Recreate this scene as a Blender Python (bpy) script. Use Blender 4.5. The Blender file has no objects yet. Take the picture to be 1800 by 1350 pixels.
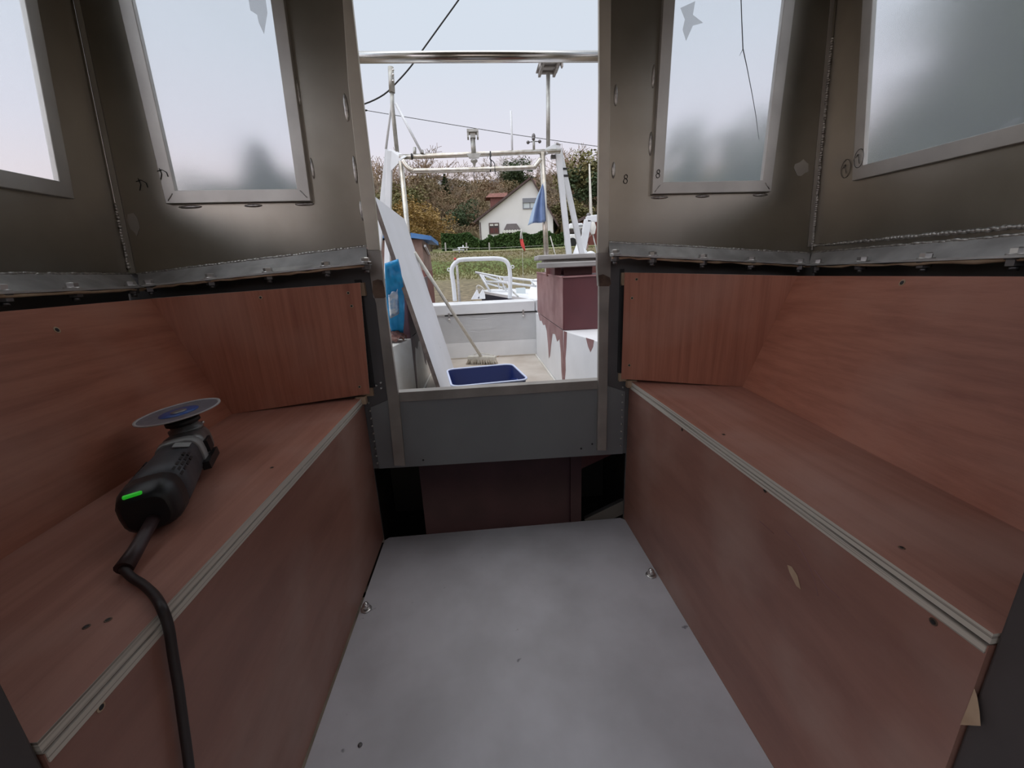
import bpy, bmesh, math, random
from mathutils import Vector, Matrix, Quaternion, geometry
import mathutils.noise as mnoise

random.seed(7)
V = Vector
sc = bpy.context.scene
COL = sc.collection

# ------------------------------------------------------------------ camera
FPX = 700.0                       # focal length in pixels of the 1800 px wide frame
EYE = V((0, 0, 0.8))
_y = V((-60, -192, FPX)).normalized()
_t = (3600 + 192 * 192 + FPX * FPX) / (60 - 192 * .041)
_x = V((-60 + _t, -192 - .041 * _t, FPX)).normalized()
_z = _x.cross(_y).normalized()
if _z.y > 0:
    _z = -_z
M3 = Matrix((_x, _y, _z))         # world = M3 @ (right, down, forward)
cam_d = bpy.data.cameras.new('camera')
cam_d.sensor_fit = 'HORIZONTAL'
cam_d.sensor_width = 36.0
cam_d.lens = FPX / 1800 * 36.0
cam_d.clip_start = 0.02
cam_d.clip_end = 2000
cam = bpy.data.objects.new('camera', cam_d)
COL.objects.link(cam)
R = Matrix((M3.col[0], -M3.col[1], -M3.col[2])).transposed()
cam.matrix_world = Matrix.Translation(EYE) @ R.to_4x4()
sc.camera = cam

# ------------------------------------------------------------------ view + light paths
sc.view_settings.view_transform = 'Standard'
sc.view_settings.look = 'None'
sc.view_settings.gamma = 1.0
sc.view_settings.use_curve_mapping = False
sc.view_settings.exposure = 0.0
cy = sc.cycles
cy.max_bounces = 12
cy.diffuse_bounces = 6
cy.glossy_bounces = 5
cy.transmission_bounces = 8
cy.transparent_max_bounces = 8
cy.sample_clamp_indirect = 6.0
cy.use_denoising = True
cy.caustics_refractive = True

# ------------------------------------------------------------------ sky
world = bpy.data.worlds.new('sky')
sc.world = world
world.use_nodes = True
wn, wl = world.node_tree.nodes, world.node_tree.links
wn.clear()
w_out = wn.new('ShaderNodeOutputWorld')
w_bg = wn.new('ShaderNodeBackground')
w_tc = wn.new('ShaderNodeTexCoord')
w_sep = wn.new('ShaderNodeSeparateXYZ')
wl.new(w_tc.outputs['Generated'], w_sep.inputs[0])
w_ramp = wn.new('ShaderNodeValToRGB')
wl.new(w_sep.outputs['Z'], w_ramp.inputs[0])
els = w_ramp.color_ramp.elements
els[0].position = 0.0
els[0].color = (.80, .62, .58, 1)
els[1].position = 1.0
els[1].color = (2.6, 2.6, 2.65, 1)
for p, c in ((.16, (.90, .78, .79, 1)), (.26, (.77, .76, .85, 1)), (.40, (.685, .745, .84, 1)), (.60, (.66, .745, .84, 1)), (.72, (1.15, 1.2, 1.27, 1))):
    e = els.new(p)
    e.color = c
# glow added to the unseen sky behind the camera and to port, brightening the cabin
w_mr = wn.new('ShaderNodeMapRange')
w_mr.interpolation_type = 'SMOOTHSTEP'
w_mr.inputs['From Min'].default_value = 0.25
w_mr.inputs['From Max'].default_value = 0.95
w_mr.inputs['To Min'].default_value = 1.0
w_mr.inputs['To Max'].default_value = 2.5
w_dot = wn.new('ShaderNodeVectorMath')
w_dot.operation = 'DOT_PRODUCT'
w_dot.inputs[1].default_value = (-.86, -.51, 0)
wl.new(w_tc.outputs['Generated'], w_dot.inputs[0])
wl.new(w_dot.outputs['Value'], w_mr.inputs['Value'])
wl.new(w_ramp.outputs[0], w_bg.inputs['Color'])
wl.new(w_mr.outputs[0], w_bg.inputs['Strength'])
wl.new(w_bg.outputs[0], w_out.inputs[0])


# ------------------------------------------------------------------ picture-to-place helpers (points on real planes)
def ray(px, py):
    return M3 @ V((px - 900, py - 675, FPX))


def onx(px, py, x):
    d = ray(px, py)
    return EYE + d * (x / d.x)


def ony(px, py, y):
    d = ray(px, py)
    return EYE + d * (y / d.y)


def onz(px, py, z):
    d = ray(px, py)
    return EYE + d * ((z - EYE.z) / d.z)


def onpl(px, py, p0, n):
    d = ray(px, py)
    return EYE + d * ((p0 - EYE).dot(n) / d.dot(n))


# ------------------------------------------------------------------ mesh builder
def frame(axis):
    a = V(axis).normalized()
    h = V((0, 0, 1)) if abs(a.z) < .9 else V((1, 0, 0))
    u = a.cross(h).normalized()
    return a, u, u.cross(a).normalized()


class MB:
    def __init__(self):
        self.v, self.f, self.s, self.m = [], [], [], []

    def add(self, vs, fs, smooth=False, mi=0):
        o = len(self.v)
        self.v += [V(q) for q in vs]
        for f in fs:
            self.f.append([i + o for i in f])
            self.s.append(smooth)
            self.m.append(mi)
        return self

    def box(self, c, s, rot=None, mi=0):
        c = V(c)
        vs = []
        for z in (-.5, .5):
            for x, y in ((-.5, -.5), (.5, -.5), (.5, .5), (-.5, .5)):
                q = V((x * s[0], y * s[1], z * s[2]))
                vs.append(c + (rot @ q if rot else q))
        return self.add(vs, [(3, 2, 1, 0), (4, 5, 6, 7), (0, 1, 5, 4), (1, 2, 6, 5), (2, 3, 7, 6), (3, 0, 4, 7)], mi=mi)

    def hexa(self, b, t, mi=0):
        """eight corners: four below, four above, same order"""
        n = len(b)
        fs = [tuple(reversed(range(n))), tuple(range(n, 2 * n))]
        fs += [(i, (i + 1) % n, (i + 1) % n + n, i + n) for i in range(n)]
        return self.add(list(b) + list(t), fs, mi=mi)

    def bar(self, p, q, w, h, up=(0, 0, 1), mi=0):
        p, q = V(p), V(q)
        a = (q - p).normalized()
        u = a.cross(V(up)).normalized() * (w / 2)
        n = u.cross(a).normalized() * (h / 2)
        b = [p - u - n, p + u - n, p + u + n, p - u + n]
        return self.hexa(b, [c + (q - p) for c in b], mi)

    def prism(self, outer, vec, holes=(), mi=0, mside=None):
        """flat polygon (with holes) given thickness along vec"""
        vec = V(vec)
        loops = [[V(q) for q in outer]] + [[V(q) for q in h] for h in holes]
        tris = geometry.tessellate_polygon(loops)
        flat = [q for l in loops for q in l]
        n = len(flat)
        vs = flat + [q + vec for q in flat]
        fs = [tuple(t) for t in tris] + [tuple(i + n for i in reversed(t)) for t in tris]
        self.add(vs, fs, mi=mi)
        o = 0
        side = []
        for l in loops:
            k = len(l)
            side += [(o + i, o + (i + 1) % k, o + (i + 1) % k + n, o + i + n) for i in range(k)]
            o += k
        return self.add(vs, side, mi=mi if mside is None else mside)

    def tube(self, pts, r, n=10, smooth=True, cap=True, mi=0, closed=False):
        pts = [V(q) for q in pts]
        k = len(pts)
        rs = list(r) if isinstance(r, (list, tuple)) else [r] * k
        d0 = (pts[1] - pts[0]).normalized()
        a, u, w = frame(d0)
        vs = []
        prev = d0
        for i, q in enumerate(pts):
            if closed:
                d = (pts[(i + 1) % k] - pts[i - 1]).normalized()
            elif i == 0:
                d = d0
            elif i == k - 1:
                d = (pts[-1] - pts[-2]).normalized()
            else:
                d = ((pts[i + 1] - q).normalized() + (q - pts[i - 1]).normalized()).normalized()
            rot = prev.rotation_difference(d)
            u = rot @ u
            w = rot @ w
            prev = d
            for j in range(n):
                t = 2 * math.pi * j / n
                vs.append(q + (u * math.cos(t) + w * math.sin(t)) * rs[i])
        fs = []
        for i in range(k if closed else k - 1):
            i2 = (i + 1) % k
            fs += [(i * n + j, i * n + (j + 1) % n, i2 * n + (j + 1) % n, i2 * n + j) for j in range(n)]
        self.add(vs, fs, smooth, mi)
        if cap and not closed:
            self.add(vs[:n], [tuple(reversed(range(n)))], False, mi)
            self.add(vs[-n:], [tuple(range(n))], False, mi)
        return self

    def lathe(self, prof, o, axis, n=24, smooth=True, mi=0, cap=True):
        o = V(o)
        a, u, w = frame(axis)
        vs = []
        for r, h in prof:
            for j in range(n):
                t = 2 * math.pi * j / n
                vs.append(o + a * h + (u * math.cos(t) + w * math.sin(t)) * max(r, 1e-5))
        k = len(prof)
        fs = [(i * n + j, i * n + (j + 1) % n, (i + 1) * n + (j + 1) % n, (i + 1) * n + j) for i in range(k - 1) for j in range(n)]
        self.add(vs, fs, smooth, mi)
        if cap:
            self.add(vs[:n], [tuple(reversed(range(n)))], False, mi)
            self.add(vs[-n:], [tuple(range(n))], False, mi)
        return self

    def ell(self, c, r, rot=None, nu=10, nv=7, mi=0):
        c = V(c)
        if not isinstance(r, (tuple, list, Vector)):
            r = (r, r, r)
        vs = []
        for i in range(nv + 1):
            ph = math.pi * i / nv
            for j in range(nu):
                t = 2 * math.pi * j / nu
                q = V((math.sin(ph) * math.cos(t) * r[0], math.sin(ph) * math.sin(t) * r[1], math.cos(ph) * r[2]))
                vs.append(c + (rot @ q if rot else q))
        fs = [(i * nu + j, (i + 1) * nu + j, (i + 1) * nu + (j + 1) % nu, i * nu + (j + 1) % nu) for i in range(nv) for j in range(nu)]
        return self.add(vs, fs, True, mi)

    def sheet(self, grid, smooth=True, mi=0):
        r, c = len(grid), len(grid[0])
        return self.add([q for row in grid for q in row],
                        [(i * c + j, i * c + j + 1, (i + 1) * c + j + 1, (i + 1) * c + j) for i in range(r - 1) for j in range(c - 1)], smooth, mi)

    def mesh(self, name, mats, off=V((0, 0, 0))):
        me = bpy.data.meshes.new(name)
        me.from_pydata([tuple(q - off) for q in self.v], [], self.f)
        for m in (mats if isinstance(mats, (list, tuple)) else [mats]):
            me.materials.append(m)
        me.polygons.foreach_set('use_smooth', self.s)
        me.polygons.foreach_set('material_index', self.m)
        bm = bmesh.new()
        bm.from_mesh(me)
        bmesh.ops.remove_doubles(bm, verts=bm.verts, dist=1e-6)
        bmesh.ops.recalc_face_normals(bm, faces=bm.faces)
        bm.to_mesh(me)
        bm.free()
        me.update()
        return me

    def build(self, name, mats, parent=None, bevel=0, label=None, solid=0, seg=2):
        if parent is not None:
            off = root_of(parent).location.copy()
        else:
            lo = [min(q[i] for q in self.v) for i in range(3)]
            hi = [max(q[i] for q in self.v) for i in range(3)]
            off = V(((lo[0] + hi[0]) / 2, (lo[1] + hi[1]) / 2, lo[2]))
        o = bpy.data.objects.new(name, self.mesh(name, mats, off))
        COL.objects.link(o)
        if parent is not None:
            o.parent = parent
        else:
            o.location = off
        if solid:
            s = o.modifiers.new('solid', 'SOLIDIFY')
            s.thickness = solid
            s.offset = 0
        if bevel:
            b = o.modifiers.new('bevel', 'BEVEL')
            b.width = bevel
            b.segments = seg
            b.limit_method = 'ANGLE'
            b.angle_limit = math.radians(40)
        if label:
            o['label'] = label
        return o


def root_of(o):
    while o.parent is not None:
        o = o.parent
    return o


def tag(o, label, cat, group=None, kind=None):
    o['label'] = label
    o['category'] = cat
    if group:
        o['group'] = group
    if kind:
        o['kind'] = kind
    return o


def thing(name, label, cat, loc=(0, 0, 0), group=None):
    o = bpy.data.objects.new(name, None)
    COL.objects.link(o)
    o.location = V(loc)
    o.empty_display_size = .1
    return tag(o, label, cat, group)


def struct(o, label=None, cat=None):
    o['kind'] = 'structure'
    if label:
        o['label'] = label
    if cat:
        o['category'] = cat
    return o


def sempty(name, label, cat, loc=(0, 0, 0)):
    return struct(thing(name, label, cat, loc))


def dup(o, loc, parent=None):
    c = o.copy()
    COL.objects.link(c)
    if parent is not None:
        c.parent = parent
    c.location = V(loc)
    return c


# ------------------------------------------------------------------ materials
def mat(name, base, rough=.5, metal=0.0, spec=.5):
    m = bpy.data.materials.new(name)
    m.use_nodes = True
    b = m.node_tree.nodes['Principled BSDF']
    b.inputs['Base Color'].default_value = (*base, 1)
    b.inputs['Roughness'].default_value = rough
    b.inputs['Metallic'].default_value = metal
    b.inputs['Specular IOR Level'].default_value = spec
    return m


def noisy(name, c1, c2, scale=8.0, rough=.5, metal=0.0, stretch=(1, 1, 1), detail=5, lo=.35, hi=.65, bump=0.0, c3=None, s3=60.0, a3=.68, spec=.5, rvar=0.0, distort=0.0):
    """two-tone mottled surface in object space; c3 adds small specks"""
    m = mat(name, c1, rough, metal, spec)
    n, l = m.node_tree.nodes, m.node_tree.links
    b = n['Principled BSDF']
    tc = n.new('ShaderNodeTexCoord')
    mp = n.new('ShaderNodeMapping')
    mp.inputs['Scale'].default_value = stretch
    l.new(tc.outputs['Object'], mp.inputs[0])
    t = n.new('ShaderNodeTexNoise')
    t.inputs['Scale'].default_value = scale
    t.inputs['Detail'].default_value = detail
    t.inputs['Distortion'].default_value = distort
    l.new(mp.outputs[0], t.inputs['Vector'])
    r = n.new('ShaderNodeValToRGB')
    r.color_ramp.elements[0].position = lo
    r.color_ramp.elements[0].color = (*c1, 1)
    r.color_ramp.elements[1].position = hi
    r.color_ramp.elements[1].color = (*c2, 1)
    l.new(t.outputs['Fac'], r.inputs[0])
    out = r.outputs[0]
    if c3:
        t3 = n.new('ShaderNodeTexNoise')
        t3.inputs['Scale'].default_value = s3
        t3.inputs['Detail'].default_value = 3
        l.new(tc.outputs['Object'], t3.inputs['Vector'])
        r3 = n.new('ShaderNodeValToRGB')
        r3.color_ramp.elements[0].position = a3
        r3.color_ramp.elements[0].color = (0, 0, 0, 1)
        r3.color_ramp.elements[1].position = min(1, a3 + .04)
        r3.color_ramp.elements[1].color = (1, 1, 1, 1)
        l.new(t3.outputs['Fac'], r3.inputs[0])
        mx = n.new('ShaderNodeMix')
        mx.data_type = 'RGBA'
        l.new(r3.outputs[0], mx.inputs['Factor'])
        l.new(out, mx.inputs['A'])
        mx.inputs['B'].default_value = (*c3, 1)
        out = mx.outputs['Result']
    l.new(out, b.inputs['Base Color'])
    if rvar:
        mr = n.new('ShaderNodeMapRange')
        mr.inputs['To Min'].default_value = rough - rvar
        mr.inputs['To Max'].default_value = rough + rvar
        l.new(t.outputs['Fac'], mr.inputs['Value'])
        l.new(mr.outputs[0], b.inputs['Roughness'])
    if bump:
        bp = n.new('ShaderNodeBump')
        bp.inputs['Strength'].default_value = bump
        bp.inputs['Distance'].default_value = .01
        l.new(t.outputs['Fac'], bp.inputs['Height'])
        l.new(bp.outputs[0], b.inputs['Normal'])
    return m


def wood(name, c1, c2, c3, stretch, rough=.45):
    """mahogany faced plywood: fine streaks along one axis over broad colour drift, pale dust and scuffs"""
    m = mat(name, c1, rough)
    n, l = m.node_tree.nodes, m.node_tree.links
    b = n['Principled BSDF']
    tc = n.new('ShaderNodeTexCoord')
    mp = n.new('ShaderNodeMapping')
    mp.inputs['Scale'].default_value = stretch
    l.new(tc.outputs['Object'], mp.inputs[0])
    t = n.new('ShaderNodeTexNoise')
    t.inputs['Scale'].default_value = 1.0
    t.inputs['Detail'].default_value = 9
    t.inputs['Roughness'].default_value = .65
    t.inputs['Distortion'].default_value = .25
    l.new(mp.outputs[0], t.inputs['Vector'])
    r = n.new('ShaderNodeValToRGB')
    e = r.color_ramp.elements
    e[0].position, e[0].color = .30, (*c2, 1)
    e[1].position, e[1].color = .60, (*c1, 1)
    l.new(t.outputs['Fac'], r.inputs[0])
    t2 = n.new('ShaderNodeTexNoise')
    t2.inputs['Scale'].default_value = 4.0
    t2.inputs['Detail'].default_value = 6
    l.new(tc.outputs['Object'], t2.inputs['Vector'])
    r2 = n.new('ShaderNodeValToRGB')
    r2.color_ramp.elements[0].position = .48
    r2.color_ramp.elements[0].color = (0, 0, 0, 1)
    r2.color_ramp.elements[1].position = .75
    r2.color_ramp.elements[1].color = (.75, .75, .75, 1)
    l.new(t2.outputs['Fac'], r2.inputs[0])
    mx = n.new('ShaderNodeMix')
    mx.data_type = 'RGBA'
    l.new(r2.outputs[0], mx.inputs['Factor'])
    l.new(r.outputs[0], mx.inputs['A'])
    mx.inputs['B'].default_value = (*c3, 1)
    l.new(mx.outputs['Result'], b.inputs['Base Color'])
    bp = n.new('ShaderNodeBump')
    bp.inputs['Strength'].default_value = .12
    bp.inputs['Distance'].default_value = .004
    l.new(t.outputs['Fac'], bp.inputs['Height'])
    l.new(bp.outputs[0], b.inputs['Normal'])
    return m


def layered(name, stops, period, rough=.7):
    """plywood edge: thin glue lines stacked in z"""
    m = mat(name, stops[0], rough)
    n, l = m.node_tree.nodes, m.node_tree.links
    b = n['Principled BSDF']
    g = n.new('ShaderNodeNewGeometry')
    mp = n.new('ShaderNodeMapping')
    mp.inputs['Scale'].default_value = (1.5, 1.5, 1 / period)
    l.new(g.outputs['Position'], mp.inputs[0])
    t = n.new('ShaderNodeTexNoise')
    t.inputs['Scale'].default_value = 1.0
    t.inputs['Detail'].default_value = 4
    l.new(mp.outputs[0], t.inputs['Vector'])
    r = n.new('ShaderNodeValToRGB')
    e = r.color_ramp.elements
    e[0].position, e[0].color = .34, (*stops[1], 1)
    e[1].position, e[1].color = .47, (*stops[0], 1)
    l.new(t.outputs['Fac'], r.inputs[0])
    l.new(r.outputs[0], b.inputs['Base Color'])
    return m


M = {}
RED, DARK, DUST = (.47, .185, .115), (.33, .112, .066), (.50, .255, .185)
M['ply_y'] = wood('plywood_grain_fore_aft', RED, DARK, DUST, (46, 2.2, 46))
M['ply_z'] = wood('plywood_grain_upright', RED, DARK, DUST, (60, 60, 1.6))
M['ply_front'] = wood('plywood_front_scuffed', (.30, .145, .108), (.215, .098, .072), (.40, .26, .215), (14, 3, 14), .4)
M['ply_edge'] = layered('plywood_edge', ((.54, .49, .42), (.17, .14, .115)), .0034)
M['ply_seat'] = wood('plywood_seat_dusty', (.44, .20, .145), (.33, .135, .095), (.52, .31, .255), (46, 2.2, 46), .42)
M['batten'] = noisy('pine_batten', (.50, .36, .24), (.38, .25, .16), 20, .7)
M['floor'] = noisy('floor_paint', (.52, .505, .525), (.63, .615, .645), 5.5, .5, lo=.38, hi=.62, detail=8, c3=(.22, .21, .23), s3=26, a3=.735, rvar=.12)
M['alu'] = noisy('bare_aluminium', (.285, .265, .225), (.40, .375, .325), 3.2, .31, .95, detail=7, rvar=.06, bump=.02)
M['alu_frame'] = noisy('aluminium_frame', (.56, .54, .50), (.46, .44, .41), 9, .42, .75, detail=5)
M['alu_bright'] = noisy('aluminium_flange', (.66, .65, .63), (.46, .45, .435), 16, .42, .45, detail=6)
M['weld'] = noisy('weld_metal', (.55, .53, .49), (.30, .28, .26), 120, .35, .85)
M['jamb'] = noisy('door_jamb_metal', (.58, .53, .44), (.46, .42, .36), 7, .45, .55)
M['post'] = noisy('steel_post', (.38, .345, .31), (.27, .245, .22), 9, .5, .45)
M['stain'] = noisy('heat_stained_metal', (.20, .135, .095), (.10, .065, .05), 30, .4, .6)
M['grey'] = noisy('grey_primer', (.135, .13, .13), (.10, .095, .095), 6, .45)
M['end_frame'] = noisy('dark_end_frame', (.075, .062, .060), (.055, .047, .046), 7, .6)
M['plate'] = noisy('grey_plate', (.185, .185, .19), (.225, .23, .23), 3, .42, detail=3)
M['dark'] = noisy('bilge_paint_recess_shade', (.030, .026, .026), (.018, .016, .016), 6, .6)
M['steel'] = mat('stainless_steel', (.72, .70, .68), .22, 1.0)
M['gantry'] = noisy('stainless_weathered', (.66, .63, .58), (.48, .44, .37), 24, .3, .85)
M['galv'] = noisy('galvanised_pipe', (.50, .50, .47), (.36, .35, .32), 18, .45, .6)
M['bolt'] = mat('zinc_bolt', (.66, .64, .62), .3, .9)
M['darkbolt'] = mat('dark_bolt', (.16, .15, .15), .4, .8)
M['white'] = noisy('white_gelcoat', (.83, .835, .85), (.75, .755, .77), 4, .38)
M['white_old'] = noisy('white_gelcoat_worn', (.80, .79, .75), (.64, .60, .54), 5, .5, detail=7)
M['white_metal'] = noisy('white_painted_metal', (.76, .775, .80), (.66, .68, .70), 5, .4)
M['sole'] = noisy('cockpit_sole_paint', (.60, .55, .49), (.48, .42, .36), 5, .6, detail=7, c3=(.36, .22, .14), s3=14, a3=.70)
M['maroon'] = noisy('maroon_paint', (.105, .027, .032), (.082, .022, .027), 5, .45)
M['maroon_worn_lit'] = noisy('maroon_faded_lit', (.33, .185, .18), (.21, .09, .09), 7, .5, detail=7)  # paler maroon, for worn paint and for the lit box face
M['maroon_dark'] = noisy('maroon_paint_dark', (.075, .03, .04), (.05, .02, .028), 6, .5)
M['board'] = noisy('white_board_face', (.66, .675, .72), (.61, .625, .66), 3, .5, c3=(.40, .41, .44), s3=22, a3=.74)
M['board_edge'] = noisy('brown_board_edge', (.16, .125, .11), (.10, .075, .065), 30, .7)
M['oldwood'] = noisy('weathered_grey_wood', (.43, .41, .40), (.30, .285, .275), 5, .8, stretch=(1, 14, 14), detail=7)
M['blue_plastic'] = noisy('blue_plastic_sheet', (.012, .23, .52), (.03, .31, .60), 12, .25, bump=.3)
M['silver_scrap_sheen'] = noisy('silver_plastic_and_highlight', (.62, .66, .72), (.25, .40, .60), 40, .2, .4)  # serves the plastic scrap and the painted highlight on the blue sheet
M['bag_brown'] = noisy('brown_plastic', (.24, .11, .08), (.10, .05, .045), 40, .25)
M['bucket'] = mat('navy_plastic', (.004, .010, .062), .5, 0.0, .12)
M['bucket_rib'] = mat('navy_plastic_rib', (.03, .05, .22), .4)
M['bucket_rim'] = mat('pale_blue_rim', (.55, .60, .78), .35)
M['broom_wood'] = noisy('pale_broom_wood', (.62, .60, .54), (.52, .49, .43), 30, .5)
M['bristle'] = noisy('broom_bristles', (.66, .62, .54), (.42, .36, .29), 90, .9, stretch=(1, 1, .2))
M['black'] = mat('black_plastic', (.012, .012, .013), .45)
M['tool_body'] = noisy('dark_tool_plastic', (.070, .070, .078), (.046, .047, .053), 30, .5)
M['tool_grey'] = noisy('cast_gear_head', (.30, .29, .28), (.17, .17, .165), 40, .42, .6)
M['tool_band'] = mat('pale_band', (.34, .34, .33), .45)
M['cord'] = mat('black_rubber_cord', (.022, .013, .012), .5)
M['boot'] = mat('rubber_boot', (.045, .022, .022), .5)
M['disc'] = noisy('cutting_disc', (.20, .20, .23), (.15, .15, .17), 60, .4)
M['disc_rim'] = mat('disc_rim', (.52, .50, .50), .5)
M['disc_label'] = mat('blue_disc_label', (.035, .095, .33), .4)
M['ink'] = mat('marker_ink', (.012, .012, .014), .6)

M['flag'] = noisy('faded_blue_flag', (.15, .225, .42), (.22, .30, .50), 9, .8)
M['flag_pale'] = mat('pale_flag_edge', (.36, .47, .62), .8)
M['red'] = mat('red_cloth', (.62, .07, .06), .8)
M['white_cloth'] = mat('white_cloth', (.74, .73, .68), .8)
M['blue_roof'] = noisy('blue_painted_roof', (.05, .17, .42), (.08, .22, .48), 8, .45)
M['shed_wall'] = noisy('pinkish_weathered_wall', (.33, .22, .175), (.21, .13, .11), 6, .7, detail=7)
M['shed_low'] = noisy('dull_red_lower_wall', (.23, .09, .075), (.17, .07, .06), 7, .7)
M['navy'] = mat('navy_hull', (.012, .015, .04), .3)
M['house_wall'] = noisy('white_render', (.83, .82, .80), (.78, .77, .75), .6, .9)
M['roof_edge'] = noisy('brown_barge_board', (.115, .075, .07), (.085, .055, .052), 2, .8)
M['roof_tile'] = noisy('grey_brown_tiles', (.165, .14, .14), (.10, .085, .085), 5, .8, stretch=(1, 1, 4))
M['roof_red'] = noisy('red_brown_tiles', (.26, .115, .09), (.18, .075, .06), 5, .8)
M['brick'] = noisy('dark_red_brick', (.22, .075, .06), (.15, .05, .045), 3, .9)
M['window_dark'] = mat('dark_window', (.03, .025, .025), .12)
M['shutter'] = mat('grey_shutter', (.24, .25, .28), .5)
M['pane_far'] = mat('pale_reflecting_window', (.60, .66, .68), .15)
M['curtain'] = mat('red_brown_curtain', (.16, .045, .04), .8)
M['bark'] = noisy('bare_bark', (.22, .18, .135), (.14, .11, .085), 1.5, .95)
M['twig'] = noisy('brown_twigs', (.29, .20, .125), (.20, .14, .085), .3, .95)
M['twig_pale'] = noisy('pale_twigs', (.36, .29, .21), (.25, .20, .14), .3, .95)
M['leaf_dark'] = noisy('dark_evergreen', (.035, .06, .022), (.065, .095, .035), .6, .8)
M['leaf_olive'] = noisy('olive_leaves', (.13, .135, .05), (.20, .17, .07), .5, .85)
M['leaf_gold'] = noisy('golden_autumn_leaves', (.40, .26, .09), (.26, .17, .06), .5, .85)
M['leaf_hedge'] = noisy('hedge_green', (.034, .08, .018), (.08, .14, .034), .9, .8)
M['scrub'] = noisy('winter_scrub', (.28, .20, .12), (.15, .135, .065), .12, .95)
M['hillmat'] = noisy('wooded_slope_soil', (.20, .15, .09), (.12, .105, .055), .09, .95)
M['tyre'] = mat('tyre_rubber', (.015, .015, .015), .8)
M['cable'] = mat('black_cable', (.012, .012, .014), .6)


def bank_material():
    """river basin: wet brown mud low, rough grass terraces and lawn higher (natural ground cover by height)"""
    m = mat('bank_ground', (.2, .15, .1), .95)
    n, l = m.node_tree.nodes, m.node_tree.links
    b = n['Principled BSDF']
    g = n.new('ShaderNodeNewGeometry')
    s = n.new('ShaderNodeSeparateXYZ')
    l.new(g.outputs['Position'], s.inputs[0])
    t = n.new('ShaderNodeTexNoise')
    t.inputs['Scale'].default_value = .9
    t.inputs['Detail'].default_value = 7
    l.new(g.outputs['Position'], t.inputs['Vector'])
    ad = n.new('ShaderNodeMath')
    ad.operation = 'MULTIPLY_ADD'
    ad.inputs[1].default_value = .55
    l.new(t.outputs['Fac'], ad.inputs[0])
    l.new(s.outputs['Z'], ad.inputs[2])
    mr = n.new('ShaderNodeMapRange')
    mr.inputs['From Min'].default_value = -1.2
    mr.inputs['From Max'].default_value = 4.0
    l.new(ad.outputs[0], mr.inputs['Value'])
    r = n.new('ShaderNodeValToRGB')
    e = r.color_ramp.elements
    e[0].position, e[0].color = 0, (.15, .115, .085, 1)
    e[1].position, e[1].color = 1, (.155, .165, .06, 1)
    for p, c in ((.30, (.17, .135, .085, 1)), (.40, (.165, .14, .075, 1)), (.44, (.21, .20, .085, 1)), (.475, (.105, .14, .032, 1)), (.575, (.10, .125, .035, 1)), (.62, (.15, .125, .06, 1)), (.69, (.145, .115, .06, 1)), (.72, (.21, .21, .09, 1))):
        q = e.new(p)
        q.color = c
    l.new(mr.outputs[0], r.inputs[0])
    t2 = n.new('ShaderNodeTexNoise')
    t2.inputs['Scale'].default_value = 6
    t2.inputs['Detail'].default_value = 8
    l.new(g.outputs['Position'], t2.inputs['Vector'])
    mr2 = n.new('ShaderNodeMapRange')
    mr2.inputs['From Min'].default_value = .3
    mr2.inputs['From Max'].default_value = .7
    mr2.inputs['To Min'].default_value = .55
    mr2.inputs['To Max'].default_value = 1.35
    l.new(t2.outputs['Fac'], mr2.inputs['Value'])
    mx = n.new('ShaderNodeVectorMath')
    mx.operation = 'SCALE'
    l.new(r.outputs[0], mx.inputs[0])
    l.new(mr2.outputs[0], mx.inputs['Scale'])
    l.new(mx.outputs[0], b.inputs['Base Color'])
    return m


M['bank'] = bank_material()


def frosted():
    """polycarbonate still under its milky protective film"""
    m = bpy.data.materials.new('filmed_polycarbonate')
    m.use_nodes = True
    n, l = m.node_tree.nodes, m.node_tree.links
    b = n['Principled BSDF']
    b.inputs['Base Color'].default_value = (.985, .99, 1.0, 1)
    b.inputs['Roughness'].default_value = .19
    b.inputs['IOR'].default_value = 1.25
    b.inputs['Transmission Weight'].default_value = 1.0
    tl = n.new('ShaderNodeBsdfTranslucent')
    tl.inputs['Color'].default_value = (.80, .88, .97, 1)
    mx = n.new('ShaderNodeMixShader')
    mx.inputs[0].default_value = .14
    l.new(b.outputs[0], mx.inputs[1])
    l.new(tl.outputs[0], mx.inputs[2])
    l.new(mx.outputs[0], n['Material Output'].inputs[0])
    return m


def residue():
    m = bpy.data.materials.new('film_residue')
    m.use_nodes = True
    n, l = m.node_tree.nodes, m.node_tree.links
    b = n['Principled BSDF']
    b.inputs['Base Color'].default_value = (.5, .53, .55, 1)
    tr_ = n.new('ShaderNodeBsdfTransparent')
    mx = n.new('ShaderNodeMixShader')
    mx.inputs[0].default_value = .28
    l.new(tr_.outputs[0], mx.inputs[1])
    l.new(b.outputs[0], mx.inputs[2])
    l.new(mx.outputs[0], n['Material Output'].inputs[0])
    return m


M['residue'] = residue()


M['pane'] = frosted()


def glow(name, c, s):
    m = mat(name, c, .3)
    b = m.node_tree.nodes['Principled BSDF']
    b.inputs['Emission Color'].default_value = (*c, 1)
    b.inputs['Emission Strength'].default_value = s
    return m


M['led'] = glow('green_led', (.03, .62, .03), .30)

# ================================================================== WHEELHOUSE
YB = 1.131                                    # inside face of the aft bulkhead
def xl(z): return -.885 + (z - .83) * .0764   # left / right corner lines lean inwards going up
def xr(z): return .963 - (z - .80) * .068
LT, RT = .118, -.113                          # the side walls close in towards the bow
CEIL = 1.78
YF = .16                                      # forward end of the wheelhouse opening


def lw(y, z, off=0.0):                        # point on left side wall
    return V((xl(z) + (YB - y) * LT + off, y, z))


def rw(y, z, off=0.0):
    return V((xr(z) + (YB - y) * RT - off, y, z))


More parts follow.
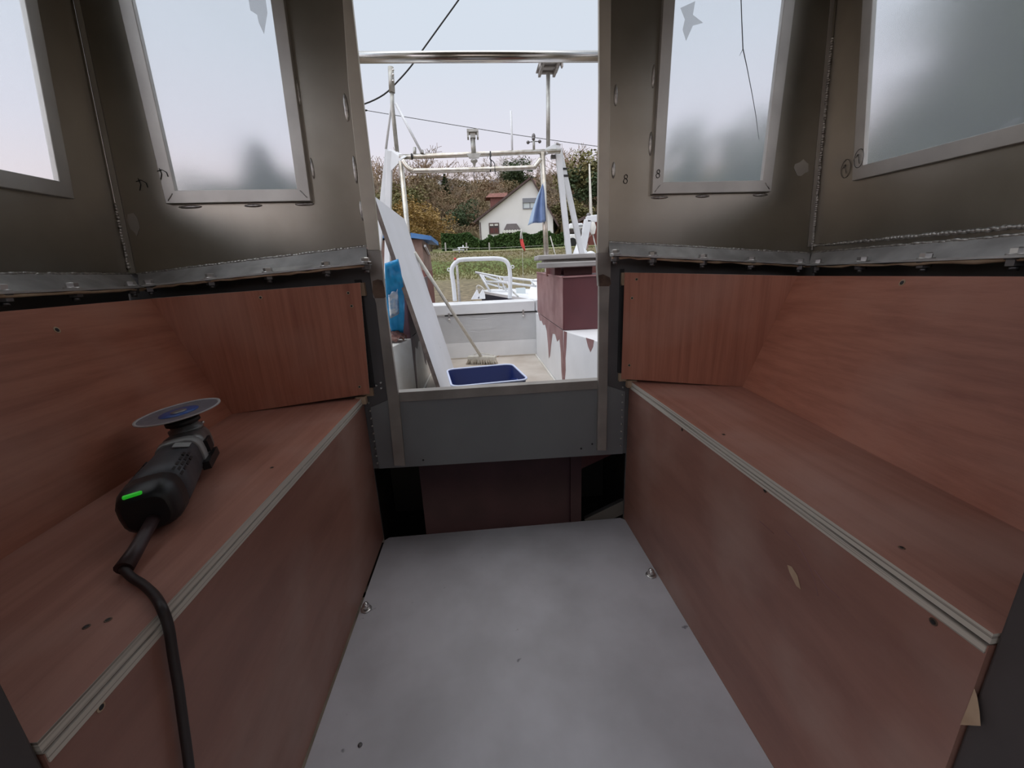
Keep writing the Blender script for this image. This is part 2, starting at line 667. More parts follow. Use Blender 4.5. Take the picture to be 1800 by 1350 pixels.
# ---- floor
b = MB()
b.prism([(-.348, -.55, -.018), (.436, -.55, -.018), (.437, 1.118, -.018), (.425, 1.131, -.018), (-.334, 1.131, -.018), (-.346, 1.118, -.018)], (0, 0, .018))
floor = struct(b.build('floor', M['floor'], bevel=.0015), 'white painted floor board between the two plywood benches', 'floor')
for px, py in ((644, 1071), (1144, 1011)):
    p = onz(px, py, 0)
    b = MB()
    b.lathe([(.0135, 0), (.0135, .0024), (.010, .0034)], p, (0, 0, 1), 16)
    b.lathe([(.0088, .003), (.0088, .011), (.0076, .0155), (.0045, .0195), (0, .021)], p, (0, 0, 1), 6 if False else 14)
    b.build('dome_nut', M['bolt'], floor, label='shiny domed nut on a washer at the edge of the floor board')
p = onz(633, 1310, 0)
b = MB().lathe([(.004, 0), (.004, .0015), (.002, .002)], p, (0, 0, 1), 10)
b.build('screw', M['darkbolt'], floor)

# ---- aft bulkhead, upper aluminium sheet with doorway and two window holes
DZ = 1.70
def y_at(p, y):
    q = V(p)
    q.y = y
    return q


AL = [(-.747, .997), (-.405, .994), (-.388, 1.62), (-.737, 1.62)]    # outer window frames, x z
AR = [(.474, .988), (.806, .986), (.809, 1.62), (.480, 1.62)]
def inset(q, d):
    cx = sum(a[0] for a in q) / 4
    cz = sum(a[1] for a in q) / 4
    return [(a[0] + (d if a[0] < cx else -d), a[1] + (d if a[1] < cz else -d)) for a in q]


wall_back = sempty('wall_back', 'bare aluminium aft bulkhead with the doorway and two windows', 'wall', (0, YB, .8))
def zb(x): return .887 - abs(x - .035) * .063   # lower edge follows the camber of the deck
outer = [(xl(.84), .837), (-.266, .884), (-.262, 1.28), (-.262, DZ), (.334, DZ), (.336, 1.28), (.348, .873), (xr(.82), .822), (xr(CEIL), CEIL), (xl(CEIL), CEIL)]
b = MB()
b.prism([(x, YB, z) for x, z in outer], (0, .004, 0),
        holes=[[(x, YB, z) for x, z in inset(AL, .008)], [(x, YB, z) for x, z in inset(AR, .008)]])
b.build('panel', M['alu'], wall_back)


def weld(name, p, q, r, n, parent, m='weld', up=(0, -1, 0)):
    b = MB()
    p, q = V(p), V(q)
    for i in range(n):
        t = (i + .5) / n
        c = p.lerp(q, t)
        k = r * random.uniform(.75, 1.2)
        d = (q - p) / n
        rot = d.to_track_quat('Z', 'Y').to_matrix()
        b.ell(c + V((random.uniform(-1, 1), 0, random.uniform(-1, 1))) * r * .25, (k, k, d.length * .9), rot, 7, 5)
    return b.build(name, M[m], parent)


# corner welds and the flat strip beside each
weld('weld_bead', (xr(.83) - .002, YB - .003, .83), (xr(1.34) - .002, YB - .003, 1.34), .0042, 95, wall_back)
weld('weld_bead', (xl(.85) + .002, YB - .003, .85), (xl(1.0) + .002, YB - .003, 1.0), .0042, 22, wall_back)
for side in (0, 1):
    f, w = (xl, 1) if side == 0 else (xr, -1)
    b = MB()
    b.hexa([(f(.84) + w * .004, YB - .001, .84), (f(.84) + w * .016, YB - .001, .84), (f(.84) + w * .016, YB - .003, .84), (f(.84) + w * .004, YB - .003, .84)],
           [(f(1.45) + w * .004, YB - .001, 1.45), (f(1.45) + w * .014, YB - .001, 1.45), (f(1.45) + w * .014, YB - .003, 1.45), (f(1.45) + w * .004, YB - .003, 1.45)])
    b.build('corner_strip', M['alu_frame'], wall_back)
# tack welds round the window frames and on the door jambs
for x, z, dx, dz in ((-.398, 1.235, .004, .030), (-.393, 1.07, .004, .024), (-.70, .990, .028, .004), (-.55, .989, .022, .004), (-.425, .989, .024, .004), (.467, 1.26, .004, .026), (.468, 1.11, .005, .028),
                     (.50, .981, .024, .004), (.62, .981, .020, .004), (.785, .980, .022, .004), (-.292, 1.20, .006, .030), (-.290, 1.065, .005, .032), (-.287, .97, .005, .024), (.372, 1.22, .005, .024), (.371, 1.05, .005, .02)):
    b = MB().ell((x, YB - .0008, z), (max(dx, .003), .0026, max(dz, .003)))
    b.build('weld_tack', M['weld'], wall_back)
# ground-back patches
def blob(cx, cz, rx, rz, seed):
    rr = random.Random(seed)
    return [(cx + math.cos(t * .5236) * rx * rr.uniform(.7, 1.15), YB - .0012, cz + math.sin(t * .5236) * rz * rr.uniform(.7, 1.15)) for t in range(12)]


for a in ((.895, 1.045, .022, .020, 3), (-.842, .955, .013, .026, 5)):
    b = MB().prism(blob(*a), (0, .0008, 0))
    b.build('ground_patch', M['alu_frame'], wall_back)


# ---- marker handwriting
def stroke(name, strokes, fn, parent, r=.0008):
    b = MB()
    for st in strokes:
        b.tube([fn(*q) for q in st], r, 5)
    return b.build(name, M['ink'], parent)


def ring(cx, cz, rx, rz, n=16, a0=0, a1=360):
    return [(cx + rx * math.cos(math.radians(a0 + (a1 - a0) * i / n)), cz + rz * math.sin(math.radians(a0 + (a1 - a0) * i / n))) for i in range(n + 1)]


eight = lambda cx, cz, s: [ring(cx, cz + .55 * s, .38 * s, .45 * s, 14), ring(cx - .08 * s, cz - .42 * s, .48 * s, .52 * s, 14)]
wallpt = lambda x, z: V((x, YB - .0014, z))
frpt = lambda x, z: V((x, YB - .0144, z))
stroke('marker_digit', eight(.405, 1.028, .011), wallpt, wall_back)
te = lambda cx, cz, s: [[(cx - .9 * s, cz + .6 * s), (cx + .2 * s, cz + .9 * s), (cx + 1.1 * s, cz + .3 * s), (cx + 1.2 * s, cz - .6 * s)], [(cx - .3 * s, cz + 1.2 * s), (cx - .1 * s, cz), (cx - .6 * s, cz - 1.2 * s)]]
stroke('marker_digit', te(-.80, 1.043, .011), wallpt, wall_back)


# ---- windows: mitred flat frame bars and a filmed pane
def window(num, q, fn, depth, label):
    """q: outer corners (a,z) anticlockwise from lower left; fn maps (a, z, offset into the cabin)"""
    base = fn(q[0][0], q[0][1], 0)
    w = sempty('window_%d' % num, label, 'window', base)
    i = inset(q, .0285)
    b = MB()
    for k in range(4):
        a, c, d, e = q[k], q[(k + 1) % 4], i[(k + 1) % 4], i[k]
        b.hexa([fn(*a, 0), fn(*c, 0), fn(*d, 0), fn(*e, 0)], [fn(*a, depth), fn(*c, depth), fn(*d, depth), fn(*e, depth)])
    b.build('window_frame', M['alu_frame'], w, bevel=.0012)
    j = inset(q, .0265)
    b = MB().hexa([fn(*a, .001) for a in j], [fn(*a, .005) for a in j])
    b.build('window_pane', M['pane'], w, label='milky pane still covered by its protective film')
    return w


fb = lambda x, z, o: V((x, YB - o, z))
w1 = window(1, AL, fb, .013, 'filmed window in the aft bulkhead left of the doorway')
w2 = window(2, AR, fb, .013, 'filmed window in the aft bulkhead right of the doorway')
stroke('marker_digit', eight(.487, 1.036, .010), frpt, w2)
stroke('marker_digit', te(-.738, 1.062, .010), frpt, w1)
# mitre scars
for x, z, s, w in ((-.733, 1.011, -1, w1), (-.419, 1.010, 1, w1), (.487, 1.001, -1, w2), (.793, 1.0, 1, w2)):
    b = MB().tube([(x - .007 * s, YB - .0133, z - .008 * -1), (x + .007 * s, YB - .0133, z - .008)], .0012, 5)
    b.build('mitre_weld', M['weld'], w)
# hair crack and torn film on the right pane
pp = [ony(px, py, YB - .006) for px, py in ((1302, -20), (1304, 40), (1306, 86), (1313, 118), (1322, 165), (1329, 205), (1334, 245))]
MB().tube(pp, [.0011, .0011, .0012, .0009, .0008, .0007, .0004], 5).build('crack', M['ink'], w2)
pp = [ony(px, py, YB - .006) for px, py in ((1306, 86), (1300, 98))]
MB().tube(pp, [.0008, .0003], 5).build('crack', M['ink'], w2)
b = MB().prism([ony(px, py, YB - .0055) for px, py in ((1196, 14), (1222, 2), (1218, 26), (1236, 40), (1218, 45), (1206, 72), (1200, 52), (1204, 34))], (0, .0004, 0))
b.build('film_scrap', M['residue'], w2)
b = MB().prism([ony(px, py, YB - .0055) for px, py in ((436, -6), (466, -6), (470, 22), (464, 60), (455, 40), (452, 26), (440, 18))], (0, .0004, 0))
b.build('film_scrap', M['residue'], w1)

# side walls: hole for the window, whose frame leans with the wall
SL = [(.80, .978), (.994, .989), (1.02, 1.62), (.82, 1.62)]
SL = [(.24, .955), (.994, .989), (1.03, 1.62), (.26, 1.62)]
SR = [(.24, .955), (.996, .984), (1.045, 1.62), (.26, 1.62)]
fl = lambda y, z, o: lw(y, z, o)
fr = lambda y, z, o: rw(y, z, o)
for side, nm, f, q in (('left', 'wall_left', fl, SL), ('right', 'wall_right', fr, SR)):
    w = sempty(nm, 'bare aluminium side wall of the wheelhouse on the %s' % side, 'wall', f(.6, .83, 0))
    ol = [(-.9, .80), (YB, .83 if side == 'left' else .815), (YB, CEIL), (-.9, CEIL)]
    hl = inset(q, .008)
    n = f(YB, .9, 1) - f(YB, .9, 0)
    b = MB()
    b.prism([f(y, z, 0) for y, z in ol], -n * .004, holes=[[f(y, z, 0) for y, z in hl]])
    b.build('panel', M['alu'], w)
    if side == 'right':
        weld('weld_bead', f(YB - .01, .842, .002), f(.25, .842, .002), .0045, 110, w)
        for cy_, cz_, fn_ in ((1.035, 1.02, lambda a, c: f(a, c, .0012)),):
            stroke('marker_digit', [ring(cy_, cz_, .015, .021, 18), [(cy_ + .004, cz_ + .010), (cy_ - .003, cz_ - .012)], [(cy_ + .004, cz_ + .010), (cy_ + .009, cz_ + .002)]], fn_, w, .0005)
w3 = window(3, SL, fl, .013, 'filmed side window in the left wheelhouse wall')
w4 = window(4, SR, fr, .013, 'filmed side window in the right wheelhouse wall')
stroke('marker_digit', [ring(.981, 1.03, .014, .020, 18), [(.985, 1.04), (.978, 1.018)], [(.985, 1.04), (.991, 1.033)]], lambda a, c: fr(a, c, .0142), w4, .0005)
b = MB().prism([onpl(px, py, fr(.9, 1.0, .0062), fr(.9, 1.0, 1) - fr(.9, 1.0, 0)) for px, py in ((1752, 232), (1764, 220), (1778, 212), (1784, 208), (1796, 206), (1790, 214), (1782, 222), (1775, 228))], (0, .0004, 0))
b.build('film_scrap', M['residue'], w4)

# ceiling
b = MB().prism([lw(YB, CEIL) + V((-.03, .03, 0)), lw(-.9, CEIL) + V((-.03, 0, 0)), rw(-.9, CEIL) + V((.03, 0, 0)), rw(YB, CEIL) + V((.03, .03, 0))], (0, 0, .012))
struct(b.build('ceiling', M['alu']), 'aluminium roof panel of the wheelhouse', 'ceiling')

# forward end: solid below the windscreen opening, well behind the camera
b = MB().box((.04, -.91, .55), (1.7, .02, 1.1))
struct(b.build('wall_front', M['grey']), 'forward end of the wheelhouse below the windscreen opening', 'wall')

# ---- bolted flange along the foot of the aluminium walls
LI, LO = V((-.279, 1.088, .8405)), V((-.838, 1.088, .806))
RI, RO = V((.353, 1.088, .838)), V((.922, 1.088, .792))
LF = V((-.838 + .118 * .9, .188, .802))
RF = V((.922 - .113 * .9, .188, .800))
bolt = MB()
bolt.lathe([(.0135, .0005), (.0135, .003)], (0, 0, 0), (0, 0, 1), 16)
bolt.lathe([(.0098, .003), (.0104, .0105), (.008, .0125)], (0, 0, 0), (0, 0, 1), 6, smooth=False)
bolt.lathe([(.0135, -.0045), (.0135, -.0065)], (0, 0, 0), (0, 0, 1), 16, mi=1)
bolt.lathe([(.0115, -.0065), (.0115, -.0165)], (0, 0, 0), (0, 0, 1), 6, smooth=False, mi=1)
bolt.lathe([(.006, -.0165), (.006, -.024)], (0, 0, 0), (0, 0, 1), 10, mi=1)
bolt_me = bolt.mesh('bolt', [M['bolt'], M['darkbolt']])


def flange(num, i, o, wi, wo, out, pxs, label):
    """i-o: the lip, wi-wo: the weld line on the wall, out: direction into the cabin"""
    t = sempty('trim_%d' % num, label, 'trim', i)
    i, o, wi, wo, out = V(i), V(o), V(wi), V(wo), V(out)
    b = MB()
    up = V((0, 0, .004))
    b.hexa([i - up, o - up, wo - up, wi - up], [i, o, wo, wi])
    b.hexa([i - up, i - up + out * .03, o - up + out * .03, o - up], [i, i + out * .03, o + out * .03, o])
    b.build('flange', M['alu_bright'], t)
    weld('weld_bead', wi, wo, .0035, 70, t)
    # torn sealant under the lip
    b = MB()
    pts = [i.lerp(o, k / 24) + out * (.022 + random.uniform(-.004, .006)) - V((0, 0, .006 + random.uniform(0, .003))) for k in range(25)]
    b.tube(pts, [random.uniform(.002, .0045) for _ in pts], 6)
    b.build('sealant', M['batten'], t)
    first = None
    for px in pxs:
        # where this column of the lip is crossed
        best = min(range(401), key=lambda k: abs(col_of(i.lerp(o, k / 400) + out * .015) - px))
        p = i.lerp(o, best / 400) + out * .015
        c = bpy.data.objects.new('bolt', bolt_me)
        COL.objects.link(c)
        c.parent = t
        c.location = p - t.location
    return t


def col_of(p):
    c = M3.transposed() @ (V(p) - EYE)
    return c.x / c.z * FPX + 900


flange(1, LI, LO, (-.287, 1.131, .884), (-.865, 1.131, .837), (0, -1, 0), (647, 573, 472, 370, 262), 'bolted aluminium flange under the window left of the doorway')
flange(2, RI, RO, (.363, 1.131, .872), (.958, 1.131, .822), (0, -1, 0), (1082, 1147, 1235, 1320, 1405), 'bolted aluminium flange under the window right of the doorway')
flange(3, LO, LF, lw(1.131, .837), lw(.19, .834), (1, .118, 0), (232, 128, 0), 'bolted aluminium flange along the left wheelhouse wall')
flange(4, RO, RF, rw(1.131, .824), rw(.19, .833), (-1, .113, 0), (1435, 1515, 1628, 1788), 'bolted aluminium flange along the right wheelhouse wall')

# ---- grey steel lower bulkhead (hull side of the flange)
wlow = sempty('wall_back_lower', 'grey primed steel bulkhead under the aft windows and doorway', 'wall', (0, YB, 0))
b = MB()
path = [(-1.02, -.02), (-.352, -.02), (-.352, .243), (.437, .233), (.437, -.02), (1.08, -.02), (1.08, .815), (.352, .866), (.352, .476), (-.278, .476), (-.278, .878), (-1.02, .83)]
b.prism([(x, YB + .004, z) for x, z in path], (0, .006, 0))
b.build('panel', M['grey'], wlow)
# flat plate closing the lower doorway, its top strip
b = MB().prism([(-.335, YB + .0005, .243), (.425, YB + .0005, .233), (.425, YB + .0005, .44), (.345, YB + .0005, .47), (-.25, YB + .0005, .47), (-.335, YB + .0005, .44)], (0, .003, 0))
b.build('sill_plate', M['plate'], wlow)
b = MB().hexa([(-.255, YB - .003, .452), (.345, YB - .003, .4545), (.345, YB + .03, .4545), (-.255, YB + .03, .452)], [(-.255, YB - .003, .481), (.345, YB - .003, .4815), (.345, YB + .03, .4815), (-.255, YB + .03, .481)])
b.build('sill_strip', M['post'], wlow, bevel=.001)
for x in (-.20, .355):
    pass
# welded studs along the plate edges
b = MB()
for k in range(9):
    for x in (-.338, .418):
        b.ell((x, YB + .001, .262 + k * .024), (.004, .004, .004), nu=6, nv=4)
b.build('stitch_weld', M['weld'], wlow)
b = MB()
for x, z in ((-.20, .262), (.29, .262), (.325, .275)):
    b.lathe([(.003, 0), (.003, .001)], (x, YB - .001, z), (0, -1, 0), 8)
b.build('bolt_hole', M['black'], wlow)
# side skins below the flange: dark grey topsides behind the plywood
for nm, f, s in (('wall_hull_left', lw, -1), ('wall_hull_right', rw, 1)):
    b = MB().prism([f(YF, -.02, -.04), f(YB, -.02, -.04), f(YB, .83, -.012), f(YF, .83, -.012)], V((s * .006, 0, 0)))
    struct(b.build(nm, M['grey']), 'dark grey inner hull skin behind the %s bench' % nm[10:], 'wall')

# ---- door jambs: pale section above, rusty knuckle, then a steel stiffener down the lower bulkhead
door = sempty('door_1', 'open doorway of the aft bulkhead framed by metal jambs', 'door', (.04, YB, .48))
def jamb(pts, w, d, m, name='jamb'):
    b = MB()
    for (x0, z0), (x1, z1) in zip(pts[:-1], pts[1:]):
        b.hexa([(x0, YB - d, z0), (x0 + w, YB - d, z0), (x0 + w, YB + .035, z0), (x0, YB + .035, z0)],
               [(x1, YB - d, z1), (x1 + w, YB - d, z1), (x1 + w, YB + .035, z1), (x1, YB + .035, z1)])
    return b.build(name, M[m], door, bevel=.0012)


def jambq(rows, d, back, m, name):
    """rows of (left px, right px, row): an upright strip standing d proud of the bulkhead"""
    b = MB()
    pts = [(ony(l_, r_, YB - d), ony(k_, r_, YB - d)) for l_, k_, r_ in rows]
    if name == 'jamb':                    # carry the strip on up to the lintel
        (a0, a1), (c0, c1) = pts[0], pts[1]
        k_ = (DZ - a0.z) / (a0.z - c0.z)
        pts.insert(0, (a0 + (a0 - c0) * k_, a1 + (a1 - c1) * k_))
    for (a0, a1), (c0, c1) in zip(pts[:-1], pts[1:]):
        f = lambda q, y: V((q.x, y, q.z))
        b.hexa([f(a0, YB - d), f(a1, YB - d), f(a1, YB + back), f(a0, YB + back)], [f(c0, YB - d), f(c1, YB - d), f(c1, YB + back), f(c0, YB + back)])
    return b.build(name, M[m], door, bevel=.001)


jambq([(598, 612, -60), (612, 635, 150), (633, 658, 344), (646, 667, 440)], .006, .006, 'jamb', 'jamb')
jambq([(1053, 1075, -60), (1053.5, 1073, 150), (1051, 1070, 428), (1051, 1070, 445)], .006, .006, 'jamb', 'jamb')
b = MB().box((.025, YB + .014, DZ + .015), (.66, .05, .03))
b.build('lintel', M['jamb'], door)
# knuckles with burnt paint
jambq([(645, 668, 440), (649, 673, 475), (656, 677, 524)], .010, .006, 'post', 'jamb_knuckle')
jambq([(1050, 1074, 444), (1050, 1074, 470), (1052, 1073, 503)], .010, .006, 'post', 'jamb_knuckle')
for pp in (((655, 494), (664, 491), (672, 493), (676, 505), (678, 522), (672, 527), (660, 526), (655, 514)), ((1052, 484), (1060, 482), (1072, 488), (1074, 500), (1066, 506), (1054, 504))):
    MB().prism([ony(px, py, YB - .0105) for px, py in pp], (0, -.0012, 0)).build('burn_mark', M['stain'], door)
# lower stiffeners
jambq([(658, 677.5, 524), (661, 678, 535), (681, 701, 700), (693, 712, 819)], .012, .002, 'post', 'stiffener')
jambq([(1053, 1072, 503), (1053, 1070, 544), (1052, 1068, 680), (1050, 1066, 792)], .012, .002, 'post', 'stiffener')
jamb([(-.333, .50), (-.330, .80)], .018, .001, 'dark', 'recess_shade')  # dark strips stand in for the shaded channel beside each post
jamb([(.400, .50), (.398, .80)], .012, .001, 'dark', 'recess_shade')
for px, py in ((661, 678), (669, 673), (670, 683)):  # bright studs added in place of small holes showing daylight
    p = ony(px, py, YB - .001)
    MB().lathe([(.0035, 0), (.0035, .006), (.001, .008)], p + V((0, .006, 0)), (0, -1, 0), 8).build('daylight_dot', M['bolt'], door)

# ---- forward frame, the pair of dark posts the view looks past
for nm, x0, x1, m in (('wall_front_left', -1.0, -.353, 'post'), ('wall_front_right', .441, 1.05, 'post')):
    b = MB().box(((x0 + x1) / 2, .215, .42), (x1 - x0, .06, .90))
    struct(b.build(nm, M['end_frame'], bevel=.002), 'dark grey end frame at the near end of the %s bench' % ('left' if x0 < 0 else 'right'), 'wall')

# ---- dim space under the cockpit, seen below the sill plate
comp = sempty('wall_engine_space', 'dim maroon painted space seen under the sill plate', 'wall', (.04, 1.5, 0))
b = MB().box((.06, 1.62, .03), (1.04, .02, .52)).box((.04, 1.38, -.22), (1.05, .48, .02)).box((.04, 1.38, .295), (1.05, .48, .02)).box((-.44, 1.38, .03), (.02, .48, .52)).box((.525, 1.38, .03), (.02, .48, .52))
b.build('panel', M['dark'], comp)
b = MB().box((.04, 1.385, .316), (1.10, .48, .020))
struct(b.build('floor_bridge_deck', M['sole'], bevel=.003), 'cream bridge deck just behind the door sill', 'floor')
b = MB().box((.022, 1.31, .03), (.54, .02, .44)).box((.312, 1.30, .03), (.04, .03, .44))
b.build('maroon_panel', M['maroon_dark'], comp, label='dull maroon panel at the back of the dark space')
b = MB().prism([(.337, 1.32, .088), (.47, 1.32, .145), (.47, 1.32, .24), (.337, 1.32, .24)], (0, .012, 0))
b.build('knee_plate', M['maroon'], comp)
b = MB().bar((.36, 1.30, -.13), (.50, 1.28, -.05), .02, .05)
b.build('stringer', M['grey'], comp)

# ================================================================== BENCHES
def plane3(a, b_, c):
    return a, (b_ - a).cross(c - a).normalized()


def bench(side):
    L = side == 'left'
    lab = 'plywood bench on the left with the angle grinder on its seat' if L else 'empty plywood bench on the right of the floor board'
    fx = -.351 if L else .4365
    t = thing('bench', lab, 'bench', ((-.6 if L else .68), .65, 0))
    s = -1 if L else 1
    # front panel
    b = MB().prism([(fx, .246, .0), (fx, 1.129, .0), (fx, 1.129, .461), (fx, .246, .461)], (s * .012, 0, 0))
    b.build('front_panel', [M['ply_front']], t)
    # seat board with its layered edge
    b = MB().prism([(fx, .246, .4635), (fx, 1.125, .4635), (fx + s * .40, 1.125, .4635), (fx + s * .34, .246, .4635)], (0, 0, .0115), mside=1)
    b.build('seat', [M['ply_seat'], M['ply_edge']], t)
    b = MB().prism([(fx - s * .0012, .247, .4520), (fx - s * .0012, 1.12, .4520), (fx + s * .02, 1.12, .4520), (fx + s * .02, .247, .4520)], (0, 0, .0095), mside=0)
    b.build('edge_strip', [M['ply_edge']], t, label='pale layered plywood edge')
    # leaning back: plane through the seat joint and the upper corner
    if L:
        j0, j1, cpx = V((-.661, 1.039, .475)), V((-.626, .48, .475)), (265, 525)
        i0, it, far = ony(650, 692, 1.112), ony(633, 497, 1.106), (0, 548)
    else:
        j0, j1, cpx = V((.705, .997, .475)), V((.638, .364, .475)), (1402, 485)
        i0, it, far = ony(1092, 666, 1.112), ony(1098, 479, 1.106), (1800, 486)
    q0, m = plane3(j0, i0, it)
    c = onpl(*cpx, q0, m)
    p0, n = plane3(j0, j1, c)
    tfar = onpl(*far, p0, n)
    dj = (j1 - j0).normalized()
    jn = j0 + dj * ((.247 - j0.y) / dj.y)
    dt = (tfar - c).normalized()
    tn = c + dt * ((.247 - c.y) / dt.y)
    if n.x * s < 0:
        n = -n
    b = MB().prism([j0 - V((0, 0, .0)), jn, tn, c], n * .012, mside=1)
    back = b.build('backrest', [M['ply_y'], M['ply_edge']], t)
    if m.y < 0:
        m = -m
    b = MB().prism([j0, i0, it, c], m * .013, mside=1)
    endp = b.build('end_panel', [M['ply_z'], M['ply_edge']], t)
    # battens behind the free edge of the end panel
    MB().bar(it + m * .026 + V((0, 0, -.035)), it + m * .026 + V((0, 0, -.001)), .022, .024, up=(0, 1, 0)).build('batten', M['batten'], t)
    b = MB().bar(i0 + m * .026 + V((s * .004, 0, -.012)), i0 + m * .026 + V((s * .004, 0, .012)), .030, .024, up=(0, 1, 0))
    b.build('batten', M['batten'], t)
    b = MB().box((fx + s * .002, 1.119, .468), (.028, .018, .022))
    b.build('corner_block', M['batten'], t)

    def screw(pos, nn, parent, r=.0036, pale=True):
        b = MB()
        b.lathe([(r * 1.2, .0002), (r * 1.1, .0006), (r * .8, .0006)], pos, nn, 12)
        b.lathe([(r * .75, .0008), (r * .5, .0009)], pos, nn, 8, mi=1)
        b.build('screw', [M['batten'] if pale else M['stain'], M['black']], parent)
    for px, py in (((612, 515), (618, 538), (458, 523), (632, 680)) if L else ((1119, 491), (1111, 524), (1106, 642))):
        screw(onpl(px, py, q0, m), -m, endp)
    for px, py in (((100, 580),) if L else ((1586, 497),)):
        screw(onpl(px, py, p0, n), -n, back, .005)
    seatpt = ((190, 1090), (152, 1102), (478, 822)) if L else ((1272, 764), (1585, 963), (1760, 900))
    for px, py in seatpt:
        screw(onz(px, py, .475), V((0, 0, 1)), t, .0028, False)
    for px, py in (((177, 1243), (435, 940)) if L else ((1345, 862), (1641, 1093), (1199, 755))):
        screw(onx(px, py, fx), V((-s, 0, 0)), t, .0034, L)
    # scuffs and chips on the front
    if not L:
        for pts, w in ((((1384, 993), (1392, 996), (1402, 1012), (1408, 1036), (1400, 1030), (1388, 1006)), 0),):
            MB().prism([onx(px, py, fx - .0004) for px, py in pts], (-.0003, 0, 0)).build('scuff', M['batten'], t)
        for pts in (((1380, 932), (1402, 956), (1420, 990), (1432, 1020), (1438, 1048)), ((1432, 1002), (1452, 1030), (1476, 1052)), ((1335, 916), (1360, 938))):
            MB().tube([onx(px, py, fx - .0002) for px, py in pts], .0007, 4).build('scratch', M['maroon_worn_lit'], t)
        MB().prism([onx(px, py, fx - .0005) for px, py in ((1713, 1210), (1718, 1225), (1722, 1250), (1724, 1276), (1688, 1274), (1700, 1245))], (-.0003, 0, 0)).build('scuff', M['batten'], t)
    return t


bench('left')
bench('right')

# ================================================================== ANGLE GRINDER (upside-down on the left seat, disc up)
SZ = .475
def seatp(px, py, h):
    return onz(px, py, SZ + h)


rear = seatp(262, 893, .036)
head = V((-.562, .753, .513))
gr = thing('angle_grinder', 'dark angle grinder resting on the left bench seat with its disc up', 'angle grinder', (rear.x, rear.y, SZ))
ax = (head - rear)
glen = ax.length
ax.normalize()
dn = V((-.10, -.05, 1.0)).normalized()
dn = (dn - ax * dn.dot(ax)).normalized()       # spindle square to the body
sx = ax.cross(dn).normalized()


def gpt(a, u, w):                              # along body, sideways, up
    return rear + ax * a + sx * u + dn * w


def loft(secs, name, m, bevel=0):
    """rounded-rectangle sections (a, half width, half height, w-offset)"""
    b = MB()
    n = 20
    vs = []
    for a, hw, hh, wo in secs:
        for j in range(n):
            t = 2 * math.pi * j / n
            c, s_ = math.cos(t), math.sin(t)
            e = .62
            vs.append(gpt(a, math.copysign(abs(c) ** e, c) * hw, math.copysign(abs(s_) ** e, s_) * hh + wo))
    k = len(secs)
    b.add(vs, [(i * n + j, i * n + (j + 1) % n, (i + 1) * n + (j + 1) % n, (i + 1) * n + j) for i in range(k - 1) for j in range(n)], True)
    b.add(vs[:n], [tuple(reversed(range(n)))], False)
    b.add(vs[-n:], [tuple(range(n))], False)
    return b.build(name, M[m], gr)


G = glen
loft([(-.012, .024, .022, -.002), (-.006, .031, .029, -.001), (.01, .034, .0335, 0), (.035, .0345, .034, 0)], 'rear_cap', 'black')
hous = loft([(.034, .0335, .0335, 0), (.08, .033, .033, 0), (.13, .0315, .031, 0), (G - .085, .030, .030, .001)], 'motor_housing', 'tool_body')
loft([(G - .086, .0325, .0325, .001), (G - .066, .034, .034, .001)], 'collar_band', 'tool_band')
hd = loft([(G - .067, .032, .032, .001), (G - .045, .034, .033, .001), (G - .02, .034, .031, 0), (G + .008, .030, .029, 0), (G + .026, .021, .024, 0), (G + .030, .014, .018, 0)], 'gear_head', 'tool_grey')
for u in (-.022, .022):
    MB().lathe([(.0045, 0), (.0045, .004), (.003, .005)], gpt(G + .012, u, .028), dn, 8).build('screw', M['bolt'], hd)
def skin(a_, deg, lift=0.0, hw=.0328, hh=.0325):
    """point and outward direction on the housing skin"""
    t_ = math.radians(deg)
    c_, s_ = math.cos(t_), math.sin(t_)
    p_ = gpt(a_, math.copysign(abs(c_) ** .62, c_) * hw, math.copysign(abs(s_) ** .62, s_) * hh)
    n_ = (sx * c_ + dn * s_).normalized()
    return p_ + n_ * lift, n_


for sd in (0, 1):
    for i_, deg in enumerate((22, 36, 50)):
        for q_ in range(4):
            a_ = .052 + .019 * q_ + .006 * (i_ % 2)
            c, nrm = skin(a_, deg if sd == 0 else 180 - deg)
            MB().bar(c - ax * .0058, c + ax * .0058, .0036, .0022, up=nrm).build('vent_slot', M['black'], hous)
c, nrm = skin(G - .105, 72, .0)
MB().bar(c - ax * .010, c + ax * .010, .022, .0012, up=nrm).build('rating_label', M['tool_band'], hous)
# slide switch on the flank
b = MB().bar(gpt(G - .060, .0345, .004), gpt(G - .032, .0345, .004), .022, .006, up=sx)
b.build('switch', M['black'], gr)
b = MB().bar(gpt(G - .10, .0335, -.018), gpt(G - .03, .0345, -.018), .014, .012, up=sx)
b.build('side_grip', M['black'], gr)
# lit green window on the rear cap
b = MB().bar(gpt(-.005, -.018, .0258), gpt(-.005, .004, .0258), .006, .0075, up=(dn - ax * .8).normalized())
b.build('indicator_light', M['led'], gr, bevel=.0024, label='glowing green light on the rear cap')
